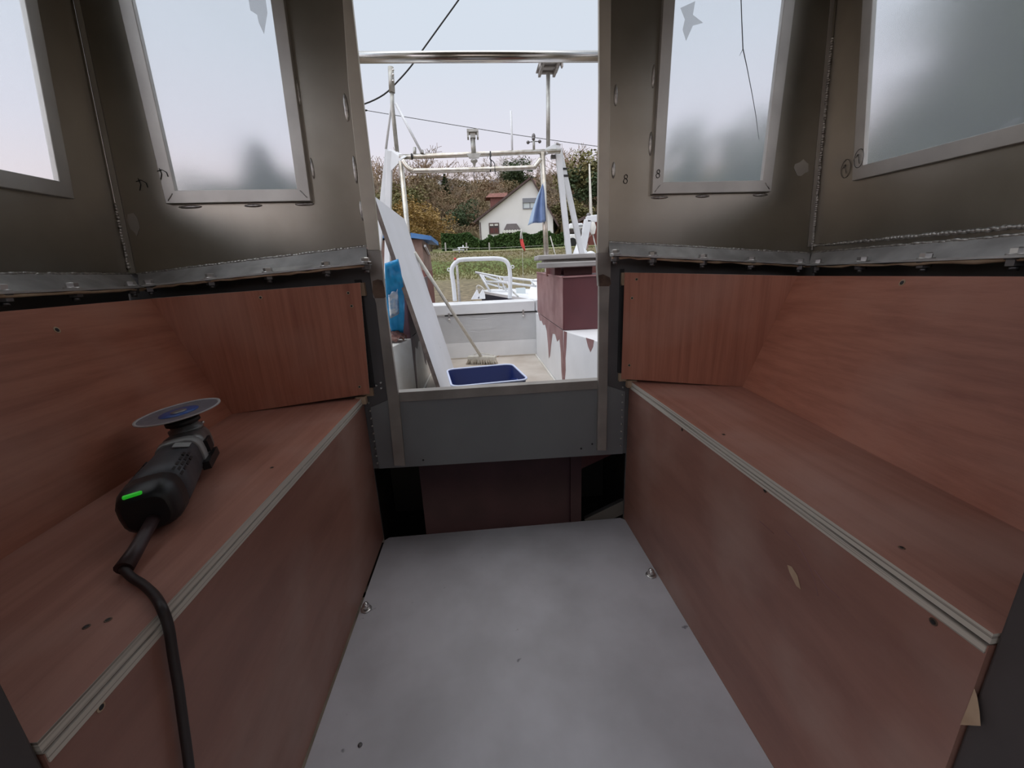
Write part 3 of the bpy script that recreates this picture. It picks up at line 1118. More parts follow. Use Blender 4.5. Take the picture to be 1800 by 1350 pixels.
# spindle, flange and disc
sp = gpt(G - .004, 0, 0)
b = MB().lathe([(.027, .026), (.027, .033), (.022, .035), (.022, .041)], sp, dn, 24)
b.build('spindle_collar', M['tool_grey'], gr)
b = MB().lathe([(.0235, .041), (.027, .043), (.027, .050), (.024, .052)], sp, dn, 24)
b.build('clamp_flange', M['black'], gr)
b = MB().lathe([(.016, .052), (.021, .054), (.021, .0615)], sp, dn, 24)
b.build('spacer', M['tool_band'], gr)
dc = sp + dn * .0615
b = MB().lathe([(.010, 0), (.060, .0015), (.0650, .0028), (.0650, .0046), (.060, .0036), (.010, .0022)], dc, dn, 48)
disc = b.build('disc', M['disc'], gr, label='thin grey abrasive disc with a blue centre label')
b = MB().lathe([(.0612, .0036), (.0612, .0024), (.0656, .0024), (.0656, .0050), (.0612, .0042), (.0612, .0036)], dc, dn, 48, cap=False)
b.build('disc_rim', M['disc_rim'], disc)
b = MB().lathe([(.0305, .0026), (.0305, .0036), (.012, .0036)], dc, dn, 36)
b.build('disc_label', M['disc_label'], disc, label='round blue label in the middle of the disc')
b = MB().lathe([(.0125, .003), (.0125, .0052), (.006, .0055)], dc, dn, 20)
b.build('clamp_nut', M['tool_grey'], disc)
# cord: stiff boot, then the cable over the seat edge and down the front panel
p0 = gpt(-.010, .004, -.012)
p1 = seatp(238, 968, .014)
p2 = seatp(217, 1000, .0085)
MB().tube([p0, p0.lerp(p1, .6), p1, p2], [.0075, .0078, .0085, .0098], 12).build('cord_boot', M['boot'], gr)
cp = [p2, seatp(232, 1015, .0065), seatp(252, 1028, .0062), onz(272, 1047, .481), onx(286, 1072, -.3445), onx(297, 1105, -.3435), onx(304, 1150, -.343), onx(314, 1210, -.343), onx(322, 1270, -.343), onx(331, 1335, -.343)]
d = (cp[-1] - cp[-2])
e = cp[-1].copy()
while e.z > .03:
    e = e + V((0, -.012, -.05))
    e.z = max(e.z, .0065)
    cp.append(V((-.342 if e.z > .02 else -.335, e.y, e.z)))
cp += [cp[-1] + V((.03, -.05, 0)), cp[-1] + V((.05, -.2, 0)), cp[-1] + V((.02, -.35, 0))]


def smooth_path(p, n=6):
    out = []
    for i in range(len(p) - 1):
        a, b_, c, d_ = p[max(i - 1, 0)], p[i], p[i + 1], p[min(i + 2, len(p) - 1)]
        for k in range(n):
            t = k / n
            out.append(.5 * ((2 * b_) + (c - a) * t + (2 * a - 5 * b_ + 4 * c - d_) * t * t + (3 * b_ - a - 3 * c + d_) * t ** 3))
    out.append(p[-1])
    return out


MB().tube(smooth_path(cp), .0047, 10).build('power_cord', M['cord'], gr)

# ================================================================== COCKPIT
SOLE = .05
b = MB().prism([(-1.15, 1.86, SOLE - .03), (1.2, 1.86, SOLE - .03), (1.2, 3.72, SOLE - .03), (-1.15, 3.72, SOLE - .03)], (0, 0, .03))
struct(b.build('floor_cockpit', M['sole']), 'worn cream painted cockpit sole aft of the wheelhouse', 'floor')


def mir(x):
    return .08 - x


for side in ('right', 'left'):
    f = (lambda x: x) if side == 'right' else mir
    w = sempty('wall_cockpit_' + side, 'white moulded cockpit side on the %s with paint runs' % side, 'wall', (f(.8), 2.5, SOLE))
    fp = [(f(.506), 3.66), (f(.506), 2.43), (f(.60), 1.97), (f(.66), 1.93), (f(.69), 1.86), (f(1.15), 1.86), (f(1.15), 3.66)]
    b = MB().prism([(x, y, SOLE) for x, y in fp], (0, 0, .395))
    b.build('side_moulding', M['white_old'] if side == 'left' else M['white'], w, bevel=.004)
    b = MB().prism([(f(.69), 1.30, .02), (f(.69), 1.859, .02), (f(1.12), 1.859, .02), (f(1.12), 1.30, .02)], (0, 0, .33))
    b.build('step_moulding', M['white'], w, bevel=.004)
    # cove along the foot
    b = MB().bar((f(.497), 2.43, SOLE + .006), (f(.497), 3.65, SOLE + .006), .012, .012)
    b.build('foot_cove', M['white_old'], w)
    # paint runs below the box
    xs = f(.5055)
    run = [(3.50, .46), (2.434, .446), (2.434, .16), (2.46, .10), (2.49, .17), (2.51, .30), (2.55, .375), (2.63, .345), (2.70, .385), (2.80, .375), (2.86, .29), (2.92, .19), (2.97, .16), (3.0, .26), (3.05, .36), (3.12, .40), (3.22, .385), (3.30, .41), (3.40, .40)]
    b = MB().prism([(xs, y, z) for y, z in run], (-.001 if side == 'right' else .001, 0, 0))
    b.build('paint_run', M['maroon_worn_lit' if side == 'right' else 'maroon_dark'], w)
    b = MB().prism([(xs, y, z) for y, z in ((2.434, .15), (2.46, .11), (2.475, .05), (2.434, .05))], (-.001 if side == 'right' else .001, 0, 0))
    b.build('paint_run', M['maroon_worn_lit' if side == 'right' else 'maroon_dark'], w)
    if side == 'right':
        p, q = V((.506, 2.43)), V((.60, 1.97))
        g = lambda t, z: V((p.x + (q.x - p.x) * t - .001, p.y + (q.y - p.y) * t - .0003, z))
        b = MB().prism([g(t, z) for t, z in ((.02, .445), (.12, .445), (.10, .35), (.07, .28), (.075, .20), (.05, .14), (.07, .08), (.05, .05), (.0, .05), (.0, .3))], (.0006, .0003, 0))
        b.build('paint_run', M['maroon_worn_lit'], w)
        b = MB().prism([g(t, z) for t, z in ((.66, .4455), (.86, .4455), (.84, .41), (.78, .375), (.72, .40))], (.0006, .0003, 0))
        b.build('paint_run', M['maroon_worn_lit'], w)
    # maroon box on top
    nm = 'maroon locker box with a faded inner face coloured paler as if lit on the %s cockpit side' % side
    if side == 'left':
        nm = 'dark maroon locker box behind the blue plastic sheet'
    t = thing('locker_box', nm, 'locker', (f(.68), 2.95, .445))
    x0, x1, y0, y1 = f(.506), f(.93), 2.43, 3.52
    b = MB().hexa([(x0, y0, .446), (x1, y0, .440), (x1, y1, .455), (x0, y1, .458)], [(x0, y0, .765), (x1, y0, .770), (x1, y1, .80), (x0, y1, .80)])
    b.build('box_body', M['maroon'] if side == 'right' else M['maroon_dark'], t, bevel=.006)
    sgn = -1 if side == 'right' else 1
    b = MB().prism([(x0, y0 + .004, .452), (x0, y1 - .004, .464), (x0, y1 - .004, .795), (x0, y0 + .004, .761)], (sgn * .002, 0, 0))
    if side == 'right':
        b.build('lit_faded_face', M['maroon_worn_lit'], t, label='faded inner face coloured paler as if lit')  # paler sheet puts the lit side into the colour, along with fading
    b = MB().bar((x0 + sgn * .002, y0, .766), (x0 + sgn * .002, y1, .800), .012, .008)
    b.bar((x0, y0 - .002, .766), (x1, y0 - .002, .771), .012, .008)
    b.build('rim', M['maroon_worn_lit'] if side == 'right' else M['maroon_dark'], t)
# topsides / bulwarks outside the side mouldings
for s in (-1, 1):
    x = .04 + s * 1.16
    b = MB().prism([(x, 1.16, -1.2), (x, 3.75, -1.2), (x, 3.75, .70), (x, 1.16, .70)], (s * .03, 0, 0))
    struct(b.build('wall_hull_' + ('left' if s < 0 else 'right'), M['white']), 'outer hull side of the boat', 'wall')

# ---- transom
LIDZ = (ony(760, 532.5, 4.05).z, ony(896, 526.5, 4.05).z)
tr = sempty('wall_transom', 'white transom across the aft end of the cockpit', 'wall', (.04, 3.68, SOLE))
b = MB().box((.04, 3.70, .255), (1.9, .06, .41))
b.build('transom_board', M['white'], tr, bevel=.004)
b = MB().hexa([(-1.0, 3.655, .461), (.50, 3.655, .461), (.50, 4.05, .461), (-1.0, 4.05, .461)], [(-1.0, 3.655, .545), (.50, 3.655, .555), (.50, 4.05, LIDZ[1]), (-1.0, 4.05, LIDZ[0])])
b.build('lid', M['white'], tr, bevel=.006)
b = MB().hexa([(.506, 3.66, .461), (1.1, 3.66, .461), (1.1, 4.05, .461), (.506, 4.05, .461)], [(.506, 3.66, .558), (1.1, 3.66, .56), (1.1, 4.05, LIDZ[1]), (.506, 4.05, LIDZ[1])])
b.build('lid', M['white'], tr, bevel=.006)
b = MB().box((.04, 3.85, .33), (2.0, .36, .26))
b.build('locker_shell', M['white'], tr)
b = MB().box((.10, 3.668, .455), (.84, .008, .010))
b.build('gasket', M['black'], tr)
b = MB().box((.04, 3.667, SOLE + .006), (.94, .012, .012))
b.build('foot_cove', M['sole'], tr)
for px in (790, 920):
    p = ony(px, 563, 3.664)
    b = MB()
    b.box((p.x, 3.664, .480), (.030, .012, .028)).box((p.x, 3.658, .455), (.016, .010, .045)).ell((p.x, 3.655, .420), (.012, .008, .010))
    b.lathe([(.009, 0), (.009, .01)], (p.x, 3.664, .470), (0, -1, 0), 10)
    b.build('latch', M['bolt'], tr, label='toggle latch under the transom lid')
for px in (838, 848):
    p = ony(px, 529, 3.9)
    b = MB().prism([(p.x - .055, 3.9, .575), (p.x + .03, 3.9, .575), (p.x + .028, 3.9, .62), (p.x + .012, 3.9, .665), (p.x + .002, 3.9, .66)], (0, .03, 0))
    b.build('fairlead', M['white'], tr, bevel=.006)

# ---- white tubular hoop behind the transom
t = thing('guard_hoop', 'white tubular hoop standing on the transom lid', 'hoop', (.03, 3.86, .58))
y = 3.86
pL, pR = ony(800, 532, y), ony(894, 528, y)
hoop = [pL, ony(797, 500, y), ony(794, 478, y)]
hoop += [ony(796, 468, y), ony(803, 460, y), ony(812, 456.5, y), ony(845, 455, y), ony(872, 454.5, y), ony(886, 457, y), ony(893, 464, y), ony(896, 476, y), ony(897, 495, y), pR + V((.012, 0, -.01))]
hoop[0] = V((hoop[0].x, y, .57))
hoop[-1] = V((hoop[-1].x, y, .57))
MB().tube(smooth_path(hoop, 4), .0195, 14).build('hoop_tube', M['white_metal'], t)
for px, py in ((789, 474), (901, 469)):
    p = ony(px, py, y)
    MB().tube([p + V((math.cos(k * .5236) * .013, 0, math.sin(k * .5236) * .013)) for k in range(12)], .005, 6, closed=True).build('lug', M['white_metal'], t)
p = ony(888, 490, y)
MB().box(p + V((.02, 0, 0)), (.075, .02, .045)).build('bracket', M['white_metal'], t, bevel=.006)
p = ony(800, 456, y)
MB().ell(p + V((0, -.01, .005)), (.012, .01, .01)).build('rust_spot', M['red'], t)

# ---- navy bucket
bx, by, bz = .006, 2.035, SOLE
t = thing('bucket', 'navy blue rectangular paint bucket behind the door sill', 'bucket', (bx, by, bz))
rot = Matrix.Rotation(math.radians(8), 3, 'Z')


def rrect(hw, hd, z, r, n=6):
    out = []
    for cx_, cy_, a0 in ((hw - r, hd - r, 0), (-hw + r, hd - r, 90), (-hw + r, -hd + r, 180), (hw - r, -hd + r, 270)):
        for k in range(n + 1):
            a = math.radians(a0 + 90 * k / n)
            out.append(V((bx, by, 0)) + rot @ V((cx_ + r * math.cos(a), cy_ + r * math.sin(a), z)))
    return out


secs = [rrect(.145, .145, bz + .001, .04), rrect(.185, .185, bz + .243, .045), rrect(.181, .181, bz + .243, .042), rrect(.142, .142, bz + .006, .038)]
n = len(secs[0])
b = MB()
b.add([q for s_ in secs for q in s_], [(i * n + j, i * n + (j + 1) % n, (i + 1) * n + (j + 1) % n, (i + 1) * n + j) for i in range(3) for j in range(n)], True)
b.add(secs[0], [tuple(range(n))])
b.add(secs[3], [tuple(range(n))])
bk = b.build('bucket_body', M['bucket'], t)
b = MB().tube(rrect(.187, .187, bz + .245, .046), .0055, 8, closed=True)
b.build('bucket_rim', M['bucket_rim'], t, label='pale worn rim')
def rib_x(z):
    return .142 + .039 * (z - .006) / .237 - .002


b = MB()
for k in range(4):
    for sg in (-1, 1):
        a = V((bx, by, 0)) + rot @ V((rib_x(.09 + .028 * k), sg * .12, bz + .09 + .028 * k))
        c = V((bx, by, 0)) + rot @ V((rib_x(.118 + .028 * k), 0, bz + .118 + .028 * k))
        b.bar(a, c, .007, .007)
b.build('roller_ribs', M['bucket_rib'], t)
b = MB()
gridp = [[V((bx - .07 + .16 * i / 6, by - .10 + .14 * j / 5, bz + .10 + .10 * mnoise.noise(V((i * .9, j * .8, 3)))  * .5 + .04)) for j in range(6)] for i in range(7)]
b.sheet(gridp)
rag = b.build('plastic_scrap', M['silver_scrap_sheen'], solid=.002)
tag(rag, 'crumpled silvery plastic scrap lying inside the navy bucket', 'plastic scrap')

# ---- leaning white board
fbot, ftop = V((-.212, 2.17, SOLE + .001)), V((-.481, 2.17, 1.19))
dirb = (ftop - fbot).normalized()
wd = V((0, .845, 0))
nrm = wd.cross(dirb).normalized()
if nrm.x > 0:
    nrm = -nrm
b = MB().prism([fbot, fbot + wd, ftop + wd, ftop], nrm * .022, mside=1)
o = b.build('board', [M['board'], M['board_edge']])
tag(o, 'long white painted board leaning on the left cockpit side', 'board')

# ---- blue plastic sheet and brown bag on the left ledge
y = 2.33
grid = []
edge = [((676, 463), (700, 455)), ((677, 490), (705, 478)), ((679, 518), (709, 502)), ((681, 545), (711, 532)), ((684, 572), (711, 556)), ((688, 582), (709, 585))]
for k in range(19):
    f = k / 18 * 5
    i = min(int(f), 4)
    u = f - i
    a = V(edge[i][0]).lerp(V(edge[i + 1][0]), u)
    c = V(edge[i][1]).lerp(V(edge[i + 1][1]), u)
    row = []
    for j in range(10):
        q = a.lerp(c, j / 9)
        row.append(ony(q.x, q.y, 2.09 + .24 * (k / 18) ** 1.5 + .02 * (j / 9) + .012 * mnoise.noise(V((k * .5, j * .6, 1))) + .006 * mnoise.noise(V((k * 1.3, j * 1.3, 5)))))
    grid.append(row)
t = thing('plastic_sheet', 'bright blue plastic sheet standing on the left cockpit ledge', 'plastic sheet', (-.49, 2.33, .445))
MB().sheet(grid).build('sheet', M['blue_plastic'], t, solid=.004)
grid2 = [[grid[7 + i][1 + j].copy() + V((.0, -.005 - .006 * mnoise.noise(V((i * 1.1, j * 1.4, 8))), 0)) for j in range(6)] for i in range(7)]
grid2[0] = [q.lerp(grid2[1][k], .4 + .3 * math.sin(k * 2)) for k, q in enumerate(grid2[0])]
MB().sheet(grid2).build('sheet_highlight', M['silver_scrap_sheen'], t, solid=.003, label='pale highlight drawn on the crumpled blue sheet')  # white highlight on the plastic, drawn as a silvery patch
b = MB()
gp = [[V((-.545 + .105 * i / 8, 2.27 + .12 * j / 6, .452 + .055 * abs(mnoise.noise(V((i * .8, j * .9, 4)))) + .05 * math.sin(math.pi * j / 6) * math.sin(math.pi * i / 8))) for j in range(7)] for i in range(9)]
o = MB().sheet(gp).build('plastic_bag', M['bag_brown'], solid=.003)
tag(o, 'crumpled brown plastic bag under the blue sheet', 'bag')

# ---- broom
hd = onz(847, 629, SOLE + .055)
top = ony(742, 465, 2.98)
up = (top - hd).normalized()
hv = V((.95, -.30, 0)).normalized()
t = thing('broom', 'pale broom standing on its bristles, handle leaning on the white board', 'broom', (hd.x, hd.y, SOLE))
top2 = hd + up * ((top - hd).length + .10)
MB().tube([hd + up * .02, top2], [.0125, .0125], 12).build('handle', M['broom_wood'], t)
MB().bar(hd - hv * .125, hd + hv * .125, .055, .034).build('head', M['broom_wood'], t, bevel=.008)
b = MB()
for i in range(22):
    for j in range(5):
        c = hd - hv * (.118 - .0112 * i) + V((-hv.y, hv.x, 0)) * (j - 2) * .011 - V((0, 0, .012))
        e = V((c.x, c.y, 0)) + (c - hd) * .12 + V((random.uniform(-.006, .006), random.uniform(-.006, .006), 0))
        b.tube([c, V((e.x, e.y, SOLE + .002))], [.006, .0045], 5)
br = b.build('bristles', M['bristle'], t)
br['kind'] = 'stuff'
b = MB().tube(smooth_path([hd - hv * .07 + V((0, 0, .028)), hd - hv * .02 + V((0, -.02, .045)), hd + hv * .05 + V((0, -.01, .035)), hd + hv * .11 + V((0, 0, .022))], 5), .0035, 6)
b.build('string', M['broom_wood'], t)

# ---- weathered planks on the right
def plank(px0, px1, pya, pyb, y, dpt, lab, name='plank'):
    a, c = ony(px0, pya, y), ony(px0, pyb, y)
    x1 = ony(px1, pya, y).x
    h = a.z - c.z
    b = MB().box(((a.x + x1) / 2, y + dpt / 2, (a.z + c.z) / 2), (x1 - a.x, dpt, h))
    o = b.build(name, M['oldwood'], bevel=.006)
    return tag(o, lab, 'plank')


plank(946, 1120, 448.5, 457, 2.62, .20, 'upper weathered grey plank laid across the maroon boxes')
plank(945, 1122, 462, 472, 2.60, .05, 'lower weathered grey plank under the top plank')
plank(955, 1122, 457.6, 463, 2.66, .08, 'dark recessed grey board between the two planks')
t = thing('trestle', 'dark maroon trestle frame under the grey planks', 'trestle', (.75, 2.85, .79))
for px0, px1, yy in ((975, 986, 2.72), (991, 1041, 2.72)):
    a, c = ony(px0, 470, yy), ony(px1, 470, yy)
    MB().box(((a.x + c.x) / 2, yy + .10, (a.z + .752) / 2), (c.x - a.x, .2, a.z - .752)).build('panel', M['maroon'], t)
a, c = ony(962, 470, 2.9), ony(1100, 470, 2.9)
MB().box(((a.x + c.x) / 2, 2.95, .80), (c.x - a.x, .03, .06)).build('back_rail', M['shed_low'], t)

# ---- stainless grab rail across the head of the doorway, just outside
p = ony(840, 100, 1.22)
t = thing('grab_rail', 'horizontal stainless rail across the top of the doorway', 'rail', (.04, 1.22, p.z))
MB().tube([(-.335, 1.22, p.z), (.405, 1.22, p.z)], .0128, 20).build('tube', M['steel'], t)
for x in (-.315, .385):
    MB().tube([(x, YB + .004, p.z), (x, 1.22, p.z)], .009, 12).build('bracket', M['steel'], t)

# ================================================================== STERN GANTRY
GY = 3.95
g = lambda px, py, dy=0.0: ony(px, py, GY + dy)
t = thing('stern_gantry', 'stainless stern gantry with white legs, masts and cross tubes', 'gantry', (.04, GY, .55))
def tb(name, pts, r, m='gantry', n=12, lab=None):
    return MB().tube(pts, r, n).build(name, M[m], t, label=lab)




tb('cross_tube', [g(702, 276), g(830, 271.5), g(985, 265.5)], .0205)
tb('lower_tube', smooth_path([g(708, 282, -.05), g(716, 294, -.06), g(725, 299.5, -.06), g(740, 300.3, -.06), g(840, 298, -.06), g(930, 294.8, -.06), g(941, 291.5, -.06), g(950, 280, -.05)], 5), .0205, 'gantry', 14)
a, c = g(704.5, 284), g(719, 430)
e = a + (c - a) * ((a.z - .560) / (a.z - c.z))
tb('leg', [a, e], .0225)
a, c = g(953.3, 268), g(960, 444)
e = a + (c - a) * ((a.z - .566) / (a.z - c.z))
tb('leg', [a, e], .0245)
# port mast with braces
mast = tb('mast', [g(699, 276, .03), g(689.5, 186, .03), g(689, 160, .03)], [.018, .017, .017], 'galv', lab='left pole with a wider top section')
MB().tube([g(689.2, 163, .03), g(686.7, 118, .03)], [.025, .024], 12).build('pole_top', M['galv'], mast)
for py in (123, 131, 142):
    MB().ell(g(691.0, py, .0), .009).build('clamp_screw', M['bolt'], mast)
tb('brace', [g(688, 183, .03), g(678.5, 262, .25)], .011, 'white_metal', 8)
tb('brace', [g(695.5, 182, .03), g(741, 268, -.02)], .011, 'white_metal', 8)
tb('stub', [g(729, 272), g(729, 259)], .013, 'galv', 8)
MB().box(g(741.5, 267), (.03, .04, .025)).build('brace_foot', M['galv'], t)
# starboard mast with flat bracket on top
mast = tb('mast', [g(963.5, 268, .03), g(963.5, 128, .03)], .0175, 'galv', lab='right pole with a square bracket on its top')
p = g(965, 120, .03)
b = MB()
for dx in (-.065, .065):
    b.box(p + V((dx, 0, .0)), (.022, .26, .03))
for dy in (-.10, .0, .10):
    b.box(p + V((0, dy, .008)), (.15, .03, .014))
b.box(p + V((0, 0, .022)), (.19, .27, .008))
b.hexa([p + V(q) for q in ((-.105, -.14, -.045), (-.095, -.14, -.045), (-.095, -.10, -.045), (-.105, -.10, -.045))], [p + V(q) for q in ((-.095, -.14, .02), (-.080, -.14, .02), (-.080, -.05, .02), (-.095, -.05, .02))])
b.hexa([p + V(q) for q in ((.085, -.14, -.045), (.095, -.14, -.045), (.095, -.10, -.045), (.085, -.10, -.045))], [p + V(q) for q in ((.080, -.14, .02), (.095, -.14, .02), (.095, -.05, .02), (.080, -.05, .02))])
b.build('lamp_bracket', M['oldwood'], mast)
# central light post
post = tb('light_post', [g(833, 272, -.03), g(830.8, 243, -.03)], .0205, 'galv', 12)
p = g(831, 236, -.03)
b = MB().box(p + V((0, 0, .018)), (.098, .09, .022)).box(p + V((-.042, 0, -.01)), (.014, .08, .045)).box(p + V((.042, 0, -.01)), (.014, .08, .045)).box(p + V((0, 0, -.012)), (.045, .05, .04))
b.build('post_cap', M['galv'], post)
p = g(833, 276, -.05)
b = MB().hexa([p + V(q) for q in ((-.04, -.03, -.018), (.04, -.03, -.018), (.04, -.02, -.018), (-.04, -.02, -.018))], [p + V(q) for q in ((-.065, -.03, .022), (.065, -.03, .022), (.065, -.02, .022), (-.065, -.02, .022))])
b.build('saddle_plate', M['galv'], post)
b = MB().lathe([(.030, -.022), (.030, -.038), (.016, -.046), (.009, -.070), (.003, -.078)], p, (0, 0, 1), 12)
b.build('lamp_stub', M['galv'], post)
# small aerials on the cross tube
tb('aerial', [g(900.5, 268), g(899.5, 236), g(898, 195)], [.008, .009, .010], 'white_metal', 8)
pt = tb('wind_sensor', [g(938.5, 267), g(938.2, 240)], .011, 'galv', 8)
MB().ell(g(938, 239.5), (.016, .016, .024)).build('sensor_head', M['darkbolt'], pt)
b = MB()
for k in range(3):
    a_ = math.radians(20 + 120 * k)
    p = g(938.2, 248.5)
    q = p + V((math.cos(a_) * .06, math.sin(a_) * .06, .004))
    b.tube([p, q], .004, 6).ell(q, .015)
b.build('sensor_cups', M['darkbolt'], pt)
# ties
for px, py in ((862, 271), (724, 275)):
    p = g(px, py)
    b = MB().lathe([(.024, -.006), (.024, .006)], p, (1, 0, 0), 14)
    b.build('cable_tie', M['black'], t)
tb('cable', smooth_path([g(862.5, 270, -.04), g(861.5, 278, -.06), g(863, 284, -.06), g(862, 302, -.08)], 5), .006, 'black', 6)
tb('cable', smooth_path([g(863, 281, -.05), g(869, 287, -.06), g(870, 300, -.085), g(871, 306, -.085)], 5), .004, 'black', 6)
tb('cable', [g(833, 300, -.05), g(833.3, 314, -.05)], .004, 'darkbolt', 5)


# white sheet-metal legs
def leg(p0, p1, w, d, name='white_leg', zb_=None):
    a, c = V(p0), V(p1)
    if zb_ is not None:
        c = a + (c - a) * ((a.z - zb_) / (a.z - c.z))
    dirv = (c - a).normalized()
    return MB().bar(a, c, w, d, up=(0, 1, 0)).build(name, M['white_metal'], t, bevel=.004)


leg(g(683, 264, .2), g(664.5, 440, .2), .052, .05, zb_=.70)
leg(g(684.8, 266, .05), g(682.2, 400, .05), .048, .05, zb_=.57)
b = MB().prism([g(683, 262, .04), g(695, 265, .02), g(715, 275, -.03), g(707, 279, -.03), g(700, 287, -.01), g(687.5, 300, .02)], (0, .012, 0))
b.build('gusset', M['white_metal'], t)
leg(g(979.5, 256, .08), g(1000, 447, .08), .050, .05, zb_=.57)
leg(g(982.5, 262, .22), g(1023, 447, .22), .048, .05, zb_=.57)
MB().bar(g(957, 268, .0), g(981, 256, .10), .045, .05, up=(0, 1, 0)).build('white_arm', M['white_metal'], t, bevel=.004)
b = MB().hexa([g(978, 253, .05), g(985, 255, .05), g(985, 255, .2), g(978, 253, .2)], [g(978, 250, .05), g(987, 254, .05), g(987, 254, .2), g(978, 250, .2)])
b.build('arm_cap', M['oldwood'], t)
for py in (298, 310):
    p = g(990.8 + (py - 300) * .219, py, .22)
    MB().box(p, (.056, .06, .018)).build('strap', M['black'], t)
MB().box(g(973, 276, .1), (.05, .04, .03)).build('cleat', M['darkbolt'], t)
tb('stay', [g(967, 415, .0), g(976, 447, .0), g(981, 462, .0)], .006, 'broom_wood', 6)

# ---- blue flag hanging on the right leg
t = thing('flag', 'faded blue flag hanging from the right gantry leg', 'flag', g(958, 390, -.05))
hoist = [(954.5, 322), (957, 340), (958.5, 360), (960, 388)]
fly = [(953, 325), (944, 346), (935, 371), (928, 396)]
grid = []
for k in range(17):
    f = k / 16 * 3
    i = min(int(f), 2)
    u = f - i
    a = V(hoist[i]).lerp(V(hoist[i + 1]), u)
    c = V(fly[i]).lerp(V(fly[i + 1]), u)
    row = []
    for j in range(13):
        q = a.lerp(c, j / 12)
        sag = 3.0 * math.sin(j / 12 * 6.5) * (k / 16) * .5
        row.append(g(q.x, q.y + sag * (k / 16), -.045 + .035 * math.sin(j * 1.05 + k * .12) * (k / 16)))
    grid.append(row)
MB().sheet([r[:10] for r in grid]).build('cloth', M['flag'], t, solid=.004)
MB().sheet([r[9:] for r in grid]).build('pale_edge', M['flag_pale'], t, solid=.004, label='pale edge of the flag')  # outer strip of the cloth in a paler blue
MB().tube([g(957, 320, -.03), g(961, 391, -.03)], .006, 6).build('halyard', M['white_cloth'], t)

# ================================================================== NEIGHBOURING BOATS
# sailing boat bow behind the transom
HY = 7.4
h = lambda px, py, dy=0.0: ony(px, py, HY + dy)
t = thing('moored_boat', 'white boat with navy hull stripe and bow rails moored behind the transom', 'boat', h(900, 530))
bow = h(843, 511)
deck = [h(843, 511), h(870, 515.5, -.5), h(900, 520.5, -1.0), h(960, 530, -1.5), h(1080, 545, -1.7), h(1080, 512, 1.6), h(960, 508, 1.3), h(900, 507.5, .8), h(866, 508, .4)]
zd = lambda q, dz: V((q.x, q.y, q.z + dz))
cen = V((sum(q.x for q in deck) / len(deck), sum(q.y for q in deck) / len(deck), 0))
def shrink(q, s, z):
    return V((cen.x + (q.x - cen.x) * s, cen.y + (q.y - cen.y) * s, z))


b = MB().hexa([zd(shrink(q, .985, q.z), -.045) for q in deck], deck)
b.build('gunwale', M['white'], t)
b = MB().hexa([shrink(q, .80, -1.1) for q in deck], [zd(shrink(q, .985, q.z), -.045) for q in deck])
b.build('hull', M['navy'], t)
lo, hi = [], []
for px, py, dy in ((926, 518, -.5), (1080, 530, -.9), (1080, 511, 1.0), (938, 508.5, .4)):
    q = h(px, py, dy)
    lo.append(V((q.x, q.y, bow.z - .12)))
cx_ = sum(q.x for q in lo) / 4
cy2 = sum(q.y for q in lo) / 4
hi = [V((q.x + .12 if q.x < cx_ else q.x, cy2 + (q.y - cy2) * .75, bow.z + .17)) for q in lo]
MB().hexa(lo, hi).build('coachroof', M['white'], t, bevel=.03)
MB().box(h(915, 512.5, -.2), (.16, .16, .13)).build('deck_box', M['pane_far'], t)
MB().box(h(880, 512.5, -.1), (.30, .25, .05)).build('anchor_locker', M['white_metal'], t, bevel=.01)
MB().lathe([(.035, 0), (.035, .09)], h(887, 511, .0), (0, 0, 1), 12).build('bollard', M['galv'], t)
rail = lambda pts, r=.017: MB().tube(pts, r, 8).build('bow_rail', M['white_metal'], t)
rail([h(836, 478.5), h(880, 487, -.5), h(905, 489.5, -.8), h(960, 495, -1.2), h(1060, 505, -1.4)])
rail([h(836, 479), h(862, 488, .3), h(880, 494, .5), h(960, 507, .8)])
rail([h(844, 483), h(862, 513, -.2)], .020)
rail([h(847, 482), h(856, 498), h(895, 508.5, .5)])
rail([h(852, 494.5), h(880, 496, -.5), h(942, 503, -1.1)])
for x0, y0_, x1, y1_, dy in ((873, 486, 878, 508, -.4), (878, 487, 890, 512, -.5), (886, 488, 903, 516, -.7), (932, 492, 941, 504, -1.1), (1000, 498, 1012, 520, -1.2)):
    rail([h(x0, y0_, dy), h(x1, y1_, dy)], .012)
b = MB().tube(smooth_path([h(851, 509, -.1), h(846, 504, -.05), h(841, 502, 0), h(838, 504.5, 0), h(838.5, 508, 0)], 4), .016, 8)
b.build('anchor_roller', M['broom_wood'], t)
b = MB().box(bow + V((-.01, 0, .01)), (.12, .10, .05))
b.build('stem_fitting', M['broom_wood'], t)
MB().tube([h(902, 513, -.9), h(911, 522, -1.0)], .012, 6).build('mooring_line', M['galv'], t)

# boat with white arms on the right
RY = 5.0
h2 = lambda px, py, dy=0.0: ony(px, py, RY + dy)
t = thing('fishing_boat', 'white boat with bent mast arm beyond the right gantry leg', 'boat', (2.2, RY, -1.1))
b = MB().hexa([(1.45, 4.6, -1.1), (3.2, 4.6, -1.1), (3.2, 5.4, -1.1), (1.45, 5.4, -1.1)], [(1.25, 4.45, .90), (3.4, 4.45, .90), (3.4, 5.5, .90), (1.25, 5.5, .90)])
b.build('hull', M['white'], t, bevel=.03)
a, c, d_, e = h2(1019, 450), h2(1033.5, 386), h2(1056, 382.5), h2(1075, 380)
MB().bar(V((a.x, a.y, .9)), c, .085, .07, up=(0, 1, 0)).build('arm', M['white_metal'], t, bevel=.01)
MB().bar(c + V((-.02, 0, .0)), e, .075, .07, up=(0, 1, 0)).build('arm', M['white_metal'], t, bevel=.01)
